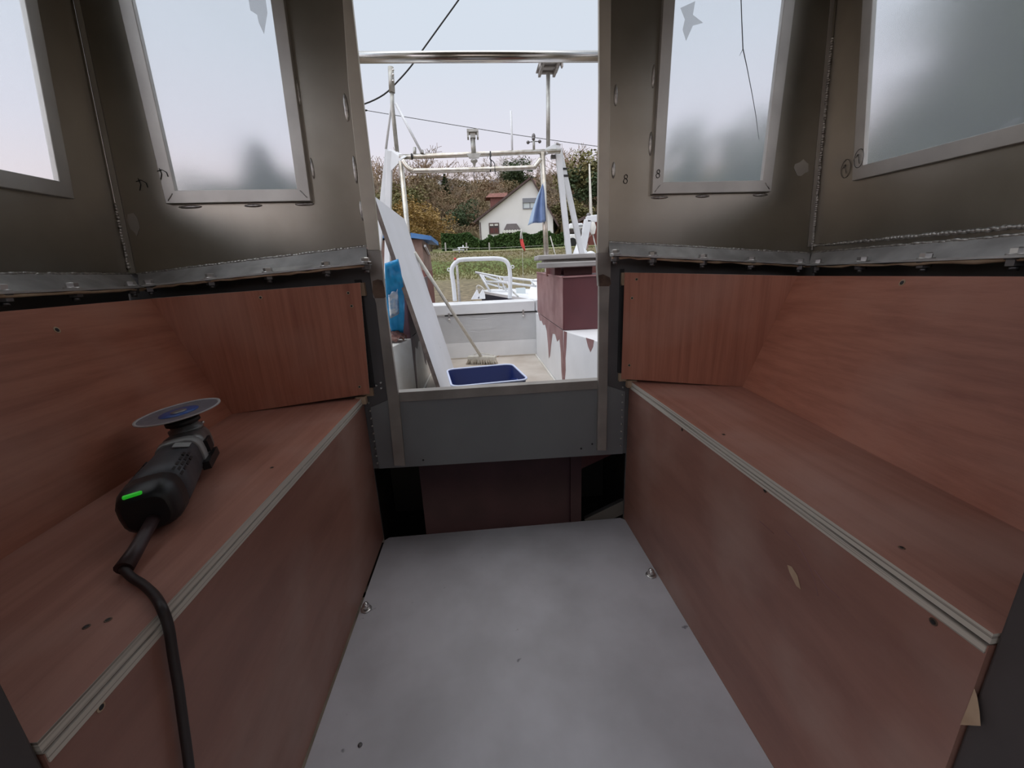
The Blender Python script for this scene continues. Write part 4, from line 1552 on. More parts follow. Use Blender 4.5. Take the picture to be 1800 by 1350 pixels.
MB().tube([V((h2(1021, 450).x, RY, .9)), h2(1020, 447), h2(1017, 428)], [.13, .10, .025], 10).build('arm_base', M['white_metal'], t)
MB().tube([h2(1041.5, 412), h2(1039, 384), h2(1036, 288)], [.022, .020, .009], 8).build('whip_aerial', M['broom_wood'], t)
MB().tube([h2(1040, 386), h2(1041.5, 400), h2(1042, 411)], [.03, .045, .025], 8).build('furled_sail', M['white_cloth'], t)
MB().tube([h2(1041.5, 411), h2(1050, 446), h2(1052, 452)], .008, 5).build('stay', M['galv'], t)
MB().tube([h2(1041.5, 410), h2(1029.5, 421)], .010, 5).build('stay', M['shed_wall'], t)
MB().ell(h2(1034.5, 379.5), (.03, .03, .035)).build('mast_light', M['darkbolt'], t)
MB().tube([h2(1027 + 4.5 * math.cos(k * .5236), 432 + 5 * math.sin(k * .5236)) for k in range(12)], .022, 6, closed=True).build('rope_coil', M['shed_wall'], t)
MB().ell(h2(1038, 448, -.6), (.055, .05, .04)).build('fender', M['white_metal'], t)
MB().ell(h2(1020, 409, -.1), (.02, .02, .05)).build('block', M['darkbolt'], t)

# blue-roofed cabin on the left beyond the board
SY = 6.4
h3 = lambda px, py, dy=0.0: ony(px, py, SY + dy)
t = thing('deck_cabin', 'weathered pinkish cabin with a blue roof behind the white board', 'cabin', (-1.6, SY + .6, -1.1))
xl_, xr_ = h3(630, 440).x, h3(743, 440).x
xe = h3(757, 440, .8).x
zt = h3(740, 420).z
MB().hexa([(xl_, SY, .9), (xr_, SY, .9), (xe, SY + .8, .9), (xl_, SY + .8, .9)], [(xl_, SY, zt), (xr_, SY, zt), (xe - .02, SY + .8, zt - .03), (xl_, SY + .8, zt)]).build('upper_wall', M['shed_wall'], t)
MB().hexa([(xl_, SY, -1.1), (xr_, SY, -1.1), (xe, SY + .8, -1.1), (xl_, SY + .8, -1.1)], [(xl_, SY, .9), (xr_, SY, .9), (xe, SY + .8, .9), (xl_, SY + .8, .9)]).build('lower_wall', M['shed_low'], t)
a, c, d_ = h3(640, 412), h3(727, 412), h3(763, 419, .3)
MB().prism([V((a.x, SY - .12, a.z)), V((c.x, SY - .12, c.z + .01)), V((d_.x, SY - .12, d_.z)), V((d_.x, SY - .12, d_.z - .06)), V((c.x, SY - .12, c.z - .06)), V((a.x, SY - .12, a.z - .06))], (0, 1.1, 0)).build('roof', M['blue_roof'], t)
MB().bar(h3(747, 432), h3(754, 447, .6), .03, .03).build('conduit', M['white_metal'], t)

# thin stake in the mud seen through the hoop
a, c = ony(803, 466, 9.0), ony(808, 530, 9.0)
o = MB().tube([a + (c - a) * 2.6, a], [.032, .026], 8).build('mooring_stake', M['oldwood'])
tag(o, 'thin pale stake in the mud seen through the white hoop', 'stake')
# red and white cloth pennant
t = thing('pennant', 'limp red and white pennant in front of the dark hedge', 'pennant', ony(919, 500, 9.5))
cl = [(917.5, 403, 1), (916, 411, 1.3), (916.5, 420, 2.3), (917.5, 426, 3.0), (919, 432, 3.0), (921, 437, 1.6), (923, 441, .5)]
rows = [[ony(px + s_ * w_, py, 9.5 + .05 * math.sin(k + s_ * 2)) for s_ in (-1, -.4, .4, 1)] for k, (px, py, w_) in enumerate(cl)]
MB().sheet(rows[:3]).build('white_cloth', M['white_cloth'], t, solid=.01)
MB().sheet(rows[2:]).build('red_cloth', M['red'], t, solid=.01)
MB().tube([ony(917, 402, 9.52), V((ony(917, 402, 9.52).x, 9.52, -.9))], .004, 5).build('staff', M['galv'], t)

# ================================================================== LAND
PROF = [(0, -1.3), (7, -1.25), (9.5, -.7), (12, 0.0), (18, .72), (21, .93), (22.2, 1.25), (24.5, 2.05), (25.5, 2.16), (31, 2.5), (38, 2.95), (47, 3.5), (56, 4.6), (75, 10.0), (100, 17.5), (150, 30), (230, 40), (400, 42)]


def prof(s):
    for (a, za), (c, zc) in zip(PROF[:-1], PROF[1:]):
        if s <= c:
            t_ = (s - a) / (c - a)
            return za + (zc - za) * t_
    return PROF[-1][1]


def sstep(a, c, x):
    t_ = max(0, min(1, (x - a) / (c - a)))
    return t_ * t_ * (3 - 2 * t_)


def gz(x, y):
    s = math.hypot(x * .82, y)
    z = prof(s)
    if s > 45:
        az = math.degrees(math.atan2(x, y))
        k = 1.0 if az > -24 else 1 - .45 * sstep(-24, -42, az)
        k *= 1 - .75 * sstep(75, 130, abs(az))
        z = 3.4 + (z - 3.4) * k
    z += .10 * mnoise.noise(V((x * .25, y * .25, 0))) * min(1, s / 10) + (.9 * mnoise.noise(V((x * .05, y * .05, 2))) if s > 55 else 0)
    return z


b = MB()
rs = [0.0, 4, 6, 7, 8, 9.5, 11, 12.5, 14, 16, 18, 19.5, 21, 21.7, 22.2, 23, 23.8, 24.5, 25, 25.5, 27, 29, 31, 34, 38, 42, 47, 52, 56, 62, 68, 75, 82, 90, 100, 112, 125, 150, 180, 230, 320, 450]
NA = 120
grid = []
for r_ in rs:
    row = []
    for k in range(NA + 1):
        a_ = 2 * math.pi * k / NA
        x, y = math.sin(a_) * r_ / .82, math.cos(a_) * r_
        row.append(V((x, y, gz(x, y))))
    grid.append(row)
near = [i for i, r_ in enumerate(rs) if r_ <= 56]
i0 = near[-1]
o = MB().sheet(grid[:i0 + 1]).build('ground', M['bank'])
struct(o, 'muddy basin and grassy river bank behind the boat', 'ground')
o = MB().sheet(grid[i0:]).build('hill', M['hillmat'])
struct(o, 'wooded hillside above the river bank', 'hill')

# ---- picnic table on the bank
p = ony(806, 446, 25.2)
px_ = lambda px, py, dy=0: ony(px, py, 25.2 + dy)
t = thing('picnic_table', 'small white picnic table on top of the grass bank', 'table', (p.x, 25.2, gz(p.x, 25.2)))
a, c = px_(805, 436), px_(824, 435.5)
MB().box(((a.x + c.x) / 2, 25.2, a.z), (c.x - a.x, .8, .05)).build('table_top', M['white_metal'], t)
bb, d_ = px_(797, 441), px_(817, 440.3)
MB().box(((bb.x + d_.x) / 2, 24.6, bb.z), (d_.x - bb.x, .35, .05)).build('seat', M['white_metal'], t)
MB().box((px_(814.5, 440).x, 25.2, (a.z + gz(a.x, 25.2)) / 2), (.07, .1, a.z - gz(a.x, 25.2) + .3)).build('leg', M['white_metal'], t)
MB().box((px_(808, 440).x, 24.6, (bb.z + gz(a.x, 24.6)) / 2), (.07, .1, bb.z - gz(a.x, 24.6) + .3)).build('leg', M['white_metal'], t)


# ---- hedges
def leaf_cloud(b, n, pos, size, mi=0, up=.3):
    for _ in range(n):
        p = pos()
        s = size * random.uniform(.6, 1.3)
        u = V((random.gauss(0, 1), random.gauss(0, 1), random.gauss(0, .7))).normalized()
        w = V((random.gauss(0, 1), random.gauss(0, 1), random.gauss(up, 1))).normalized()
        w = (w - u * w.dot(u)).normalized()
        b.add([p - u * s * .5, p + w * s * .35, p + u * s * .5, p - w * s * .35], [(0, 1, 2, 3)], False, mi)


def hedge(x0, x1, y, topf, lab, n):
    b = MB()
    zb_ = gz((x0 + x1) / 2, y) - .2

    def pos():
        x = random.uniform(x0, x1)
        tp = topf(x)
        yy = y + random.uniform(-.75, .75)
        z = zb_ + (tp - zb_) * (1 - random.random() ** 1.6)
        if random.random() < .55:
            yy = y - .75 + random.uniform(-.12, .2)
        return V((x, yy, z + random.uniform(-.05, .12)))
    leaf_cloud(b, n, pos, .26)
    k = 24
    lo = [V((x0 + (x1 - x0) * i / k, 0, 0)) for i in range(k + 1)]
    rows = []
    for yy, f in ((y - .6, 0), (y - .6, 1), (y + .6, 1), (y + .6, 0)):
        rows.append([V((q.x, yy, zb_ + (topf(q.x) - .15 - zb_) * f)) for q in lo])
    b.sheet(rows)
    o = b.build('hedge', M['leaf_hedge'])
    return tag(o, lab, 'hedge')


HYD = 38.0
hx = lambda px, py: ony(px, py, HYD)
def hz(px, py):
    return ony(px, py, HYD).z


x0, x1 = hx(778, 430).x, hx(842, 430).x
hedge(x0, x1, HYD, lambda x: hz(810, 414) + .35 * mnoise.noise(V((x * .9, 1, 1))) - .9 * max(0, (x - x1 + .8)), 'dark clipped hedge left of the white house wall', 5200)
x0, x1 = hx(837, 430).x, hx(862, 430).x
hedge(x0, x1, HYD + .4, lambda x: hz(850, 421) + .4 * mnoise.noise(V((x * .9, 4, 1))), 'low gap section of hedge under the ground floor window', 1700)
x0, x1 = hx(860, 430).x, hx(1018, 430).x
hedge(x0, x1, HYD, lambda x: hz(930, 413.5) + .32 * mnoise.noise(V((x * .9, 7, 1))), 'long dark green hedge in front of the white house', 11000)
x0, x1 = hx(1040, 440).x, hx(1080, 440).x
hedge(x0, x1, HYD, lambda x: hz(1045, 438) + .2 * mnoise.noise(V((x * .9, 9, 1))), 'low clipped hedge below the brick building', 1500)
# wire fence in front of the hedge
for px in (783, 820, 860):
    a = ony(px, 432, 36.0)
    o = MB().box((a.x, 36.0, (a.z + gz(a.x, 36)) / 2), (.12, .12, a.z - gz(a.x, 36) + .5)).build('fence_post', M['oldwood'])
    tag(o, {783: 'grey fence post left of the picnic table', 820: 'grey fence post just right of the picnic table', 860: 'grey fence post under the ground floor window'}[px], 'post', 'fence posts in front of the hedge')
for nm_, py0, py1, lab in (('fence_wire', 436, 435, 'thin wire strung along the foot of the hedge'),):
    o = MB().tube([ony(770, py0 + 1, 36), ony(860, py0, 36), ony(930, py1 - 2, 36), ony(1010, py1 - 6, 36)], .014, 5).build(nm_, M['galv'])
    tag(o, lab, 'wire')

# ---- white house
WY = 46.0
wpt = lambda px, py, o=0.0: ony(px, py, WY - o)
eL, rdg, eR = wpt(842, 387.5), wpt(933.5, 315), wpt(972, 383)
gl = gz(5, WY) - .5
bdir = V((2.0, 8.0, .0))
house = thing('house', 'white rendered gabled house behind the long hedge', 'house', (4, WY, gl))
gab = [V((eL.x, WY, gl)), V((eR.x, WY, gl)), eR, rdg, eL]
gab = [V((q.x, WY, q.z)) for q in gab]
MB().prism(gab, bdir).build('wall', M['house_wall'], house)


def slab(a, c, name, mside, over=.40, th=.17, ext=.5):
    a, c = V(a), V(c)
    d_ = (a - c).normalized()
    a2 = a + d_ * ext
    nn = V((-(a2 - c).z, 0, (a2 - c).x)).normalized()
    if nn.z < 0:
        nn = -nn
    st = -bdir.normalized() * over
    b = MB().prism([c + st, a2 + st, a2 + nn * th + st, c + nn * th + st], bdir + bdir.normalized() * over * 2, mi=1)
    return b.build(name, [M['roof_tile'], M['roof_edge']], house)


slab(eL, rdg, 'roof_slope', 1)
slab(eR, rdg, 'roof_slope', 1, ext=1.1)
def hwin(name, x0, y0, x1, y1, sh=0, curtains=False, pale=False):
    a, c = wpt(x0, y1, .06), wpt(x1, y0, .06)
    w_, h_ = c.x - a.x, c.z - a.z
    cx3, cz3 = (a.x + c.x) / 2, (a.z + c.z) / 2
    fr_ = MB().prism([(a.x, WY - .08, a.z), (c.x, WY - .08, a.z), (c.x, WY - .08, c.z), (a.x, WY - .08, c.z)], (0, .09, 0), holes=[[(a.x + .09, WY - .08, a.z + .09), (cx3 - .045, WY - .08, a.z + .09), (cx3 - .045, WY - .08, c.z - .09), (a.x + .09, WY - .08, c.z - .09)], [(cx3 + .045, WY - .08, a.z + .09), (c.x - .09, WY - .08, a.z + .09), (c.x - .09, WY - .08, c.z - .09), (cx3 + .045, WY - .08, c.z - .09)]])
    o = fr_.build(name, M['roof_edge'] if curtains else M['shutter'], house)
    MB().box((cx3, WY - .02, cz3), (w_ - .1, .03, h_ - .1)).build('pane', M['pane_far'] if pale else M['window_dark'], o)
    if curtains:
        b = MB()
        for q in (-.3, -.12, .12, .3):
            b.box((cx3 + q * w_, WY - .045, a.z + h_ * .32), (w_ * .12, .02, h_ * .45))
        b.build('curtain', M['curtain'], o)
        MB().box((cx3, WY - .04, c.z - h_ * .17), (w_ - .2, .02, h_ * .18)).build('pale_valance', M['white_cloth'], o)
    if sh:
        MB().box((cx3, WY - .10, c.z - h_ * sh / 2), (w_, .06, h_ * sh)).build('roller_shutter', M['shutter'], o)
    return o


hwin('window', 860, 391.5, 877, 411.5, curtains=True)
hwin('window', 919, 348, 944, 367.5, sh=.42, pale=True)
# porch canopy and door
a, c = wpt(884, 406, .9), wpt(917.5, 405, .9)
d_, e = wpt(894, 395, .05), wpt(908, 394.5, .05)
cn = MB().hexa([V((a.x, WY - .9, a.z - .08)), V((c.x, WY - .9, c.z - .08)), V((c.x, WY, c.z - .08)), V((a.x, WY, a.z - .08))], [V((a.x + .5, WY - .6, d_.z)), V((c.x - .5, WY - .6, d_.z)), V((c.x - .5, WY, d_.z + .1)), V((a.x + .5, WY, d_.z + .1))]).build('porch_canopy', M['roof_tile'], house)
b = MB()
nsc = 7
for k in range(nsc):
    xx = a.x + (c.x - a.x) * (k + .5) / nsc
    b.lathe([(.16, 0), (.16, .04)], (xx, WY - .9, a.z - .06), (0, 1, 0), 12)
b.build('scalloped_trim', M['white_cloth'], cn)
a, c = wpt(891, 420, .03), wpt(912, 406, .03)
MB().box(((a.x + c.x) / 2, WY - .02, (a.z + c.z) / 2), (c.x - a.x, .06, c.z - a.z)).build('door', M['window_dark'], house)
MB().box(((a.x + c.x) / 2, WY - .08, (a.z + c.z) / 2), (.12, .06, c.z - a.z)).build('door_frame', M['white_metal'], house)
# side elevation window, chimney, dormer
p = wpt(970.7, 400)
MB().hexa([V((eR.x + .35, WY + .9, p.z - 1.0)), V((eR.x + .42, WY + .9 + .35 * 4, p.z - 1.0)), V((eR.x + .48, WY + 2.3, p.z - 1.0)), V((eR.x + .3, WY + 2.3, p.z - 1.0))], [V((eR.x + .35, WY + .9, p.z + 1.0)), V((eR.x + .42, WY + 2.3, p.z + 1.0)), V((eR.x + .48, WY + 2.3, p.z + 1.0)), V((eR.x + .3, WY + 2.3, p.z + 1.0))]).build('side_window', M['window_dark'], house)
q = rdg + bdir * .75
MB().box((q.x - .5, q.y, q.z + .35), (.7, .7, 1.5)).build('chimney', M['shed_wall'], house)
dz_ = wpt(868, 360)
yy = WY + 5.2
k_ = yy / WY
a, c, top_ = ony(860, 366, yy), ony(884, 366, yy), ony(870, 349, yy)
MB().box(((a.x + c.x) / 2 + .1, yy, a.z + .1), (1.5, 1.6, 2.0)).build('dormer_wall', M['shed_low'], house)
MB().hexa([V((a.x - .4, yy - 1.1, a.z + 1.0)), V((c.x + .4, yy - 1.1, a.z + 1.0)), V((c.x + .4, yy + 1.1, a.z + 1.0)), V((a.x - .4, yy + 1.1, a.z + 1.0))], [V((a.x + .1, yy - .6, top_.z + .45)), V((c.x + .6, yy - .6, top_.z + .5)), V((c.x + .6, yy + .8, top_.z + .5)), V((a.x + .1, yy + .8, top_.z + .45))]).build('dormer_roof', M['roof_red'], house)
MB().tube([V((eL.x + .1, WY - .05, eL.z - .2)), V((eL.x + .1, WY - .05, gl))], .06, 6).build('downpipe', M['roof_edge'], house)

# ---- houses on the hill
def hill_house(px, py_top, py_bot, pxl, pxr, y, lab, skew):
    a, c, r_ = ony(pxl, py_bot, y), ony(pxr, py_bot, y), ony(px, py_top, y)
    ev = a.z + (r_.z - a.z) * .42
    bd = V((skew, 9, 0))
    g0 = min(gz(a.x, y), a.z) - 1
    t = thing('hill_house', lab, 'house', (r_.x, y, g0))
    MB().prism([V((a.x, y, g0)), V((c.x, y, g0)), V((c.x, y, ev)), r_, V((a.x, y, ev))], bd).build('wall', M['house_wall'], t)
    for e_, ex in ((V((a.x, y, ev)), -1), (V((c.x, y, ev)), 1)):
        d_ = (e_ - r_).normalized()
        e2 = e_ + d_ * .8
        st = V((0, -.5, 0))
        nn = V((0, 0, .35))
        MB().prism([r_ + st, e2 + st, e2 + nn + st, r_ + nn + st], bd + V((0, 1, 0))).build('roof_slope', M['roof_tile'], t)
    w_ = c.x - a.x
    MB().box((r_.x - w_ * .10, y - .05, ev - (ev - a.z) * .45), (w_ * .22, .12, (ev - a.z) * .5)).build('window', M['window_dark'], t)
    MB().box((r_.x + w_ * .2, y - .05, ev - (ev - a.z) * .3), (w_ * .18, .12, (ev - a.z) * .45)).build('window', M['window_dark'], t)
    return t


hill_house(771, 311, 341, 747, 779, 105, 'white gabled house half hidden on the wooded hill, upper left', 6)
hill_house(897, 306, 334, 884, 908, 112, 'pale gabled house among trees just left of the ridge of the white house', -5)

# ---- brick building, shed and van to the right
VY = 33.0
v = lambda px, py, dy=0.0: ony(px, py, VY + dy)
a, c = v(1030, 386, 3), v(1120, 386, 3)
t = thing('brick_building', 'dark red brick building beyond the bent white mast arm', 'building', (a.x + 2, VY + 3, gz(a.x, VY)))
zg = gz(a.x, VY) - 1
MB().hexa([(a.x, VY + 3, zg), (c.x, VY + 3, zg), (c.x, VY + 10, zg), (a.x, VY + 10, zg)], [(a.x, VY + 3, a.z), (c.x, VY + 3, a.z), (c.x, VY + 10, a.z), (a.x, VY + 10, a.z)]).build('wall', M['brick'], t)
MB().box(((a.x + c.x) / 2, VY + 6.5, a.z + .12), (c.x - a.x + .5, 7.6, .25)).build('roof', M['roof_edge'], t)
a, c = v(979, 392, 25), v(1004, 410, 25)
t = thing('garden_shed', 'low grey shed beside the white house', 'shed', ((a.x + c.x) / 2, VY + 14, gz(a.x, VY + 25)))
zg = gz(a.x, VY + 25) - 1
MB().box(((a.x + c.x) / 2, VY + 26.5, (a.z - .6 + zg) / 2), (c.x - a.x, 3, a.z - .6 - zg)).build('wall', M['roof_tile'], t)
MB().prism([(a.x - .2, VY + 24.8, a.z - .7), (c.x + .2, VY + 24.8, a.z - .7), (c.x - .2, VY + 24.8, a.z + .3), (a.x + .9, VY + 24.8, a.z + .3)], (0, 3.4, 0)).build('roof', M['shutter'], t)
# van
a, c = v(1000, 417), v(1027, 392)
t = thing('van', 'white van with dark windows parked behind the gantry legs', 'van', ((a.x + c.x) / 2, VY + 1, gz(a.x, VY)))
zg = gz(a.x, VY)
w_ = c.x - a.x
hh = v(1010, 392).z
zm, zl = v(1010, 402).z, v(1010, 416).z
MB().hexa([(a.x, VY, zm), (c.x, VY, zm), (c.x, VY + 2, zm), (a.x, VY + 2, zm)], [(a.x + .08, VY + .1, hh), (c.x - .08, VY + .1, hh), (c.x - .08, VY + 1.9, hh), (a.x + .08, VY + 1.9, hh)]).build('roof', M['white_metal'], t, bevel=.08)
MB().box(((a.x + c.x) / 2, VY + 1, (zm + zl) / 2 + .12), (w_ * .97, 1.94, (zm - zl) * .55)).build('windscreen', M['window_dark'], t, bevel=.05)
MB().box(((a.x + c.x) / 2 + .1, VY + .95, (zl + zg + .35) / 2), (w_ + .15, 2.1, zl + .35 - zg - .3)).build('body', M['white'], t, bevel=.1)
for xx in (a.x + .25, c.x - .25):
    MB().lathe([(.33, -.1), (.33, .1)], (xx, VY - .05, zg + .30), (0, 1, 0), 16).build('wheel', M['tyre'], t)
b = MB()
for k in range(6):
    b.box((a.x + w_ * (.42 + .09 * k), VY + .02, hh - .22), (w_ * .06, .04, .12 if k % 2 else .16))
b.build('roof_lettering', M['shutter'], t)

# ================================================================== TREES
rt = random.Random(11)


def branch(b, p, d, length, r, lev, spread, segs, mi=0, out=None, gravity=0.0, kids=(3, 4), sides=4):
    pts = [p]
    q = p.copy()
    dd = d.copy()
    for _ in range(segs):
        dd = (dd + V((rt.gauss(0, .13), rt.gauss(0, .13), rt.gauss(0, .10) + gravity))).normalized()
        q = q + dd * (length / segs)
        pts.append(q.copy())
    rs_ = [max(r * (1 - .5 * i / segs), .022) for i in range(segs + 1)]
    b.tube(pts, rs_, sides if lev > 1 else 3, smooth=False, cap=False, mi=mi)
    if out is not None and lev <= 1:
        out += pts[1:]
    if lev <= 0:
        return
    n = rt.randint(*kids)
    for k in range(n):
        i = rt.randint(max(1, segs // 2), segs)
        ax_ = V((rt.gauss(0, 1), rt.gauss(0, 1), rt.gauss(.25, .6))).normalized()
        nd = (dd * (1 - spread) + ax_ * spread).normalized()
        branch(b, pts[i], nd, length * rt.uniform(.55, .78), rs_[i] * .66, lev - 1, spread, max(2, segs - 1), 1 if lev <= 2 else mi, out, gravity, kids, sides)


def bare_tree(seed, h, m2):
    rt.seed(seed)
    b = MB()
    out = []
    branch(b, V((0, 0, -.3)), V((0, 0, 1)), h * .36, h * .022, 5, .50, 4, out=out, gravity=.05, kids=(3, 3))
    return b.mesh('bare_tree', [M['bark'], M[m2]])


def bushy(seed, h, leafm, nl, size, rad, stem=.25):
    rt.seed(seed)
    b = MB()
    out = []
    branch(b, V((0, 0, -.3)), V((0, 0, 1)), h * stem + .3, h * .025, 3, .55, 3, out=out, gravity=.05, kids=(3, 4))
    cl = [(V((rt.gauss(0, rad * .42), rt.gauss(0, rad * .42), h * rt.uniform(stem, .92))), rad * rt.uniform(.28, .5)) for _ in range(26)]

    def pos():
        c, r_ = rt.choice(cl)
        d_ = V((rt.gauss(0, 1), rt.gauss(0, 1), rt.gauss(0, 1))).normalized()
        return c + d_ * r_ * rt.uniform(.55, 1)
    random.seed(seed)
    leaf_cloud(b, nl, pos, size, mi=1)
    return b.mesh('leafy_tree', [M['bark'], M[leafm]])


def conifer(seed, h, rad, n=3200):
    rt.seed(seed)
    b = MB()
    b.tube([(0, 0, -.3), (0, 0, h)], [h * .02, .02], 6, cap=False)

    def pos():
        u = rt.random() ** 1.35
        z = h * (.08 + .92 * u)
        tier = .75 + .25 * math.cos(z * 9.0)
        r_ = rad * (1 - u) ** .85 * tier * math.sqrt(rt.uniform(.35, 1)) + .05
        a_ = rt.uniform(0, 6.2832)
        return V((r_ * math.cos(a_), r_ * math.sin(a_), z - r_ * .22))
    random.seed(seed)
    leaf_cloud(b, n, pos, h * .055, mi=1)
    return b.mesh('conifer', [M['bark'], M['leaf_dark']])


BARE = [bare_tree(21, 9, 'twig'), bare_tree(22, 10, 'twig_pale'), bare_tree(25, 8, 'twig')]
SHRUB = [bushy(31, 5.5, 'scrub', 1700, .34, 3.0, .12), bushy(32, 6.0, 'twig', 1600, .34, 3.2, .12), bushy(37, 5.0, 'scrub', 1700, .32, 2.8, .1)]
OLIVE = bushy(33, 8, 'leaf_olive', 3600, .36, 3.0)
GOLD = bushy(34, 8, 'leaf_gold', 3800, .30, 3.0)
IVY = bushy(35, 8, 'leaf_dark', 3800, .36, 3.0)
PINE = conifer(36, 9, 2.2)


def plant(me, name, px, py_top, y, h0, lab, cat='tree', group=None, rz=None, wide=1.0):
    """a tree whose top reaches the sight line of a picture row, standing on the slope at distance y"""
    q = ony(px, py_top, y)
    zg_ = gz(q.x, y)
    hh_ = max(2.0, q.z - zg_)
    o = bpy.data.objects.new(name, me)
    COL.objects.link(o)
    s = hh_ / h0
    o.location = (q.x, y, zg_)
    o.scale = (s * wide, s * wide, s)
    o.rotation_euler = (0, 0, rt.uniform(0, 6.28) if rz is None else rz)
    return tag(o, lab, cat, group)


rt.seed(5)
TH = {id(BARE[0]): 9.3, id(BARE[1]): 10.2, id(BARE[2]): 8.2}
def top_of(me):
    return max(v_.co.z for v_ in me.vertices)


tops = {}
def T(me):
    if me.name not in tops:
        zs = sorted(v_.co.z for v_ in me.vertices)
        tops[me.name] = zs[int(len(zs) * .995)]
    return tops[me.name]


# singled-out trees
plant(GOLD, 'golden_tree', 722, 352, 40, T(GOLD), 'golden leaved tree left of the gantry leg, above the blue roof', wide=1.35)
plant(GOLD, 'golden_tree', 752, 372, 43, T(GOLD), 'low golden leaved tree just right of the left gantry leg', wide=1.4)
plant(OLIVE, 'olive_tree', 705, 330, 52, T(OLIVE), 'olive green tree behind the left gantry leg', wide=1.2)
plant(OLIVE, 'olive_tree', 664, 345, 46, T(OLIVE), 'olive green tree beside the left door jamb', wide=1.2)
plant(SHRUB[0], 'thicket_tree', 735, 306, 66, T(SHRUB[0]), 'dense brown twiggy tree under the left end of the lower gantry tube', wide=.9)
plant(IVY, 'ivy_tree', 823, 352, 60, T(IVY), 'dark green holly tree in the middle of the wooded slope', wide=1.2)
plant(IVY, 'ivy_tree', 806, 366, 56, T(IVY), 'small dark evergreen bush left of the holly tree', wide=1.3)
plant(PINE, 'conifer', 781, 306, 90, T(PINE), 'pointed dark conifer right of the upper left hill house', wide=1.2)
plant(IVY, 'pine_tree', 912, 281, 100, T(IVY), 'broad dark pine above the ridge of the white house', wide=1.3)
plant(IVY, 'pine_tree', 897, 284, 104, T(IVY), 'smaller dark pine left of the broad pine', wide=1.0)
plant(OLIVE, 'ivy_tree', 1020, 276, 62, T(OLIVE), 'tall ivy clad tree right of the white gantry legs', wide=1.2)
plant(IVY, 'ivy_tree', 1030, 292, 60, T(IVY), 'dark ivy mass beside the right door jamb', wide=1.3)
plant(OLIVE, 'olive_tree', 1012, 352, 50, T(OLIVE), 'yellowish green bush behind the white gantry legs', wide=1.5)
plant(PINE, 'conifer', 450, 252, 34, T(PINE), 'tall conifer blurred behind the filmed window left of the doorway', wide=2.0)
plant(IVY, 'dense_tree', 484, 300, 36, T(IVY), 'round dark tree beside the tall conifer, blurred by the filmed window', wide=1.2)
plant(IVY, 'dense_tree', 345, 312, 44, T(IVY), 'low dark tree at the lower left corner of the filmed aft window', wide=1.4)
plant(IVY, 'dense_tree', 1208, 214, 30, T(IVY), 'dark tree blurred at the left of the filmed right aft window', wide=.55)
plant(IVY, 'dense_tree', 1300, 232, 34, T(IVY), 'broad dark tree blurred in the filmed right aft window', wide=1.0)
plant(IVY, 'dense_tree', 1352, 200, 36, T(IVY), 'dark tree blurred near the right edge of the filmed right aft window', wide=.9)
for k, (px, py, y) in enumerate(((1600, 190, 19), (1680, 90, 18), (1775, -60, 17), (1880, -160, 15), (1990, -240, 13))):
    plant(IVY, 'dense_tree', px, py, y, T(IVY), 'big dark tree blurred behind the filmed right side window', wide=1.0, group='big trees behind the right side window')
plant(PINE, 'conifer', 1045, 284, 74, T(PINE), 'dark conifer at the edge of the right door jamb', wide=1.5)

# bare skyline trees and slope trees (nothing tells them apart)
G1 = 'bare winter trees on the hillside'
L1 = 'bare brown winter tree among many on the wooded hillside'
for px, py, y in ((652, 268, 70), (668, 262, 80), (690, 284, 84), (722, 268, 92), (742, 278, 96), (757, 272, 88), (800, 296, 105), (815, 300, 110), (838, 286, 120), (852, 278, 118), (872, 276, 122), (886, 286, 116), (926, 270, 120), (942, 280, 116), (985, 268, 90),
                  (1000, 262, 84), (1012, 268, 78), (1030, 258, 80), (1046, 256, 82), (1052, 268, 70), (965, 288, 84), (978, 300, 72), (948, 300, 90), (860, 296, 100), (874, 312, 92), (838, 318, 84), (852, 328, 76), (806, 322, 82), (790, 334, 74), (776, 348, 66), (800, 352, 64), (815, 338, 74), (830, 352, 62),
                  (765, 366, 58), (748, 342, 68), (735, 326, 74), (790, 376, 55), (845, 362, 58), (960, 330, 66), (985, 336, 62), (1000, 340, 58), (1046, 330, 58), (990, 360, 55), (680, 300, 60), (660, 306, 56), (872, 330, 70), (885, 322, 78), (858, 345, 64), (772, 330, 80)):
    me = rt.choice(BARE)
    plant(me, 'bare_tree', px, py, y, T(me), L1, group=G1, wide=rt.uniform(.8, 1.2))
G2 = 'brown winter shrubs on the hillside'
L2 = 'rounded brown winter shrub on the slope behind the hedge and the white house'
for row, (y, py) in enumerate(((52, 396), (57, 382), (63, 366), (70, 352), (78, 338), (88, 324), (100, 312))):
    n = 15
    for k in range(n):
        px = 636 + (1064 - 636) * (k + rt.uniform(.1, .9)) / n
        me = rt.choice(SHRUB)
        plant(me, 'winter_shrub', px, py + rt.uniform(-7, 9), y + rt.uniform(-2, 2), T(me), L2, 'shrub', G2, wide=rt.uniform(1.0, 1.5))

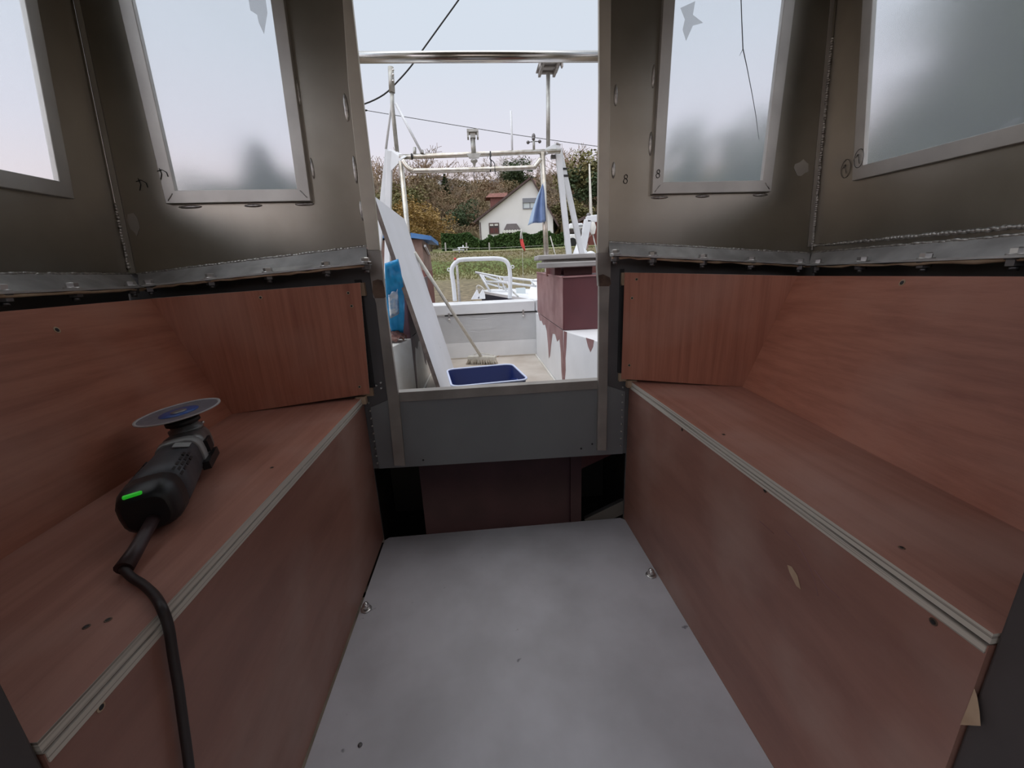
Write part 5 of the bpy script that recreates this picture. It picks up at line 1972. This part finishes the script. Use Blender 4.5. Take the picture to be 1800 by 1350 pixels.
# undergrowth over the rest of the slope
b = MB()
rt.seed(77)
for _ in range(26000):
    az = math.radians(rt.uniform(-62, 66))
    s = 50 + 110 * rt.random() ** 1.3
    x, y = math.sin(az) * s, math.cos(az) * s
    z = gz(x, y)
    k = rt.uniform(.5, 1.4)
    d_ = V((rt.gauss(0, .5), rt.gauss(0, .5), 1)).normalized()
    u = V((rt.gauss(0, 1), rt.gauss(0, 1), 0)).normalized() * .16 * k
    p = V((x, y, z - .2))
    b.add([p - u, p + u, p + d_ * 2.0 * k + u * rt.uniform(-1, 2), p + d_ * 1.6 * k - u * 2], [(0, 1, 2, 3)])
o = b.build('undergrowth', M['scrub'])
tag(o, 'tangled brown undergrowth covering the wooded hillside', 'undergrowth', kind='stuff')
# grass tufts on the bank
b = MB()
for _ in range(9000):
    x = rt.uniform(-9, 12)
    y = rt.choice((rt.uniform(17.5, 22), rt.uniform(21, 25.6)))
    z = gz(x, y)
    k = rt.uniform(.03, .11)
    u = V((rt.gauss(0, 1), rt.gauss(0, .4), 0)).normalized() * .05
    b.add([V((x, y, z - .02)) - u, V((x, y, z - .02)) + u, V((x + rt.gauss(0, .04), y, z + k))], [(0, 1, 2)])
o = b.build('grass', M['leaf_olive'])
tag(o, 'rough grass growing on the slope of the river bank', 'grass', kind='stuff')

# ---- overhead lines
CY = 14.0
c = lambda px, py, dy=0.0: ony(px, py, CY + dy)
o = MB().tube(smooth_path([c(900, -160), c(830, -36), c(806, 0), c(770, 50), c(742, 89), c(722, 117), c(700, 142), c(675, 166), c(640, 183), c(590, 196), c(500, 210)], 4), .021, 6).build('overhead_cable', M['cable'])
tag(o, 'thick black cable sagging across the sky from the top of the doorway', 'cable')
CY = 30.0
o = MB().tube([c(560, 178), c(640, 193.5), c(700, 203.5), c(800, 220), c(900, 236), c(1000, 250.5), c(1056, 258), c(1200, 276)], .018, 6).build('overhead_line', M['cable'])
tag(o, 'thin line crossing the sky above the gantry cross tube', 'cable')
o = MB().ell(c(643, 194), (.12, .08, .05)).build('line_spacer', M['cable'])
tag(o, 'small dark spacer clipped on the thin overhead line by the left jamb', 'spacer')
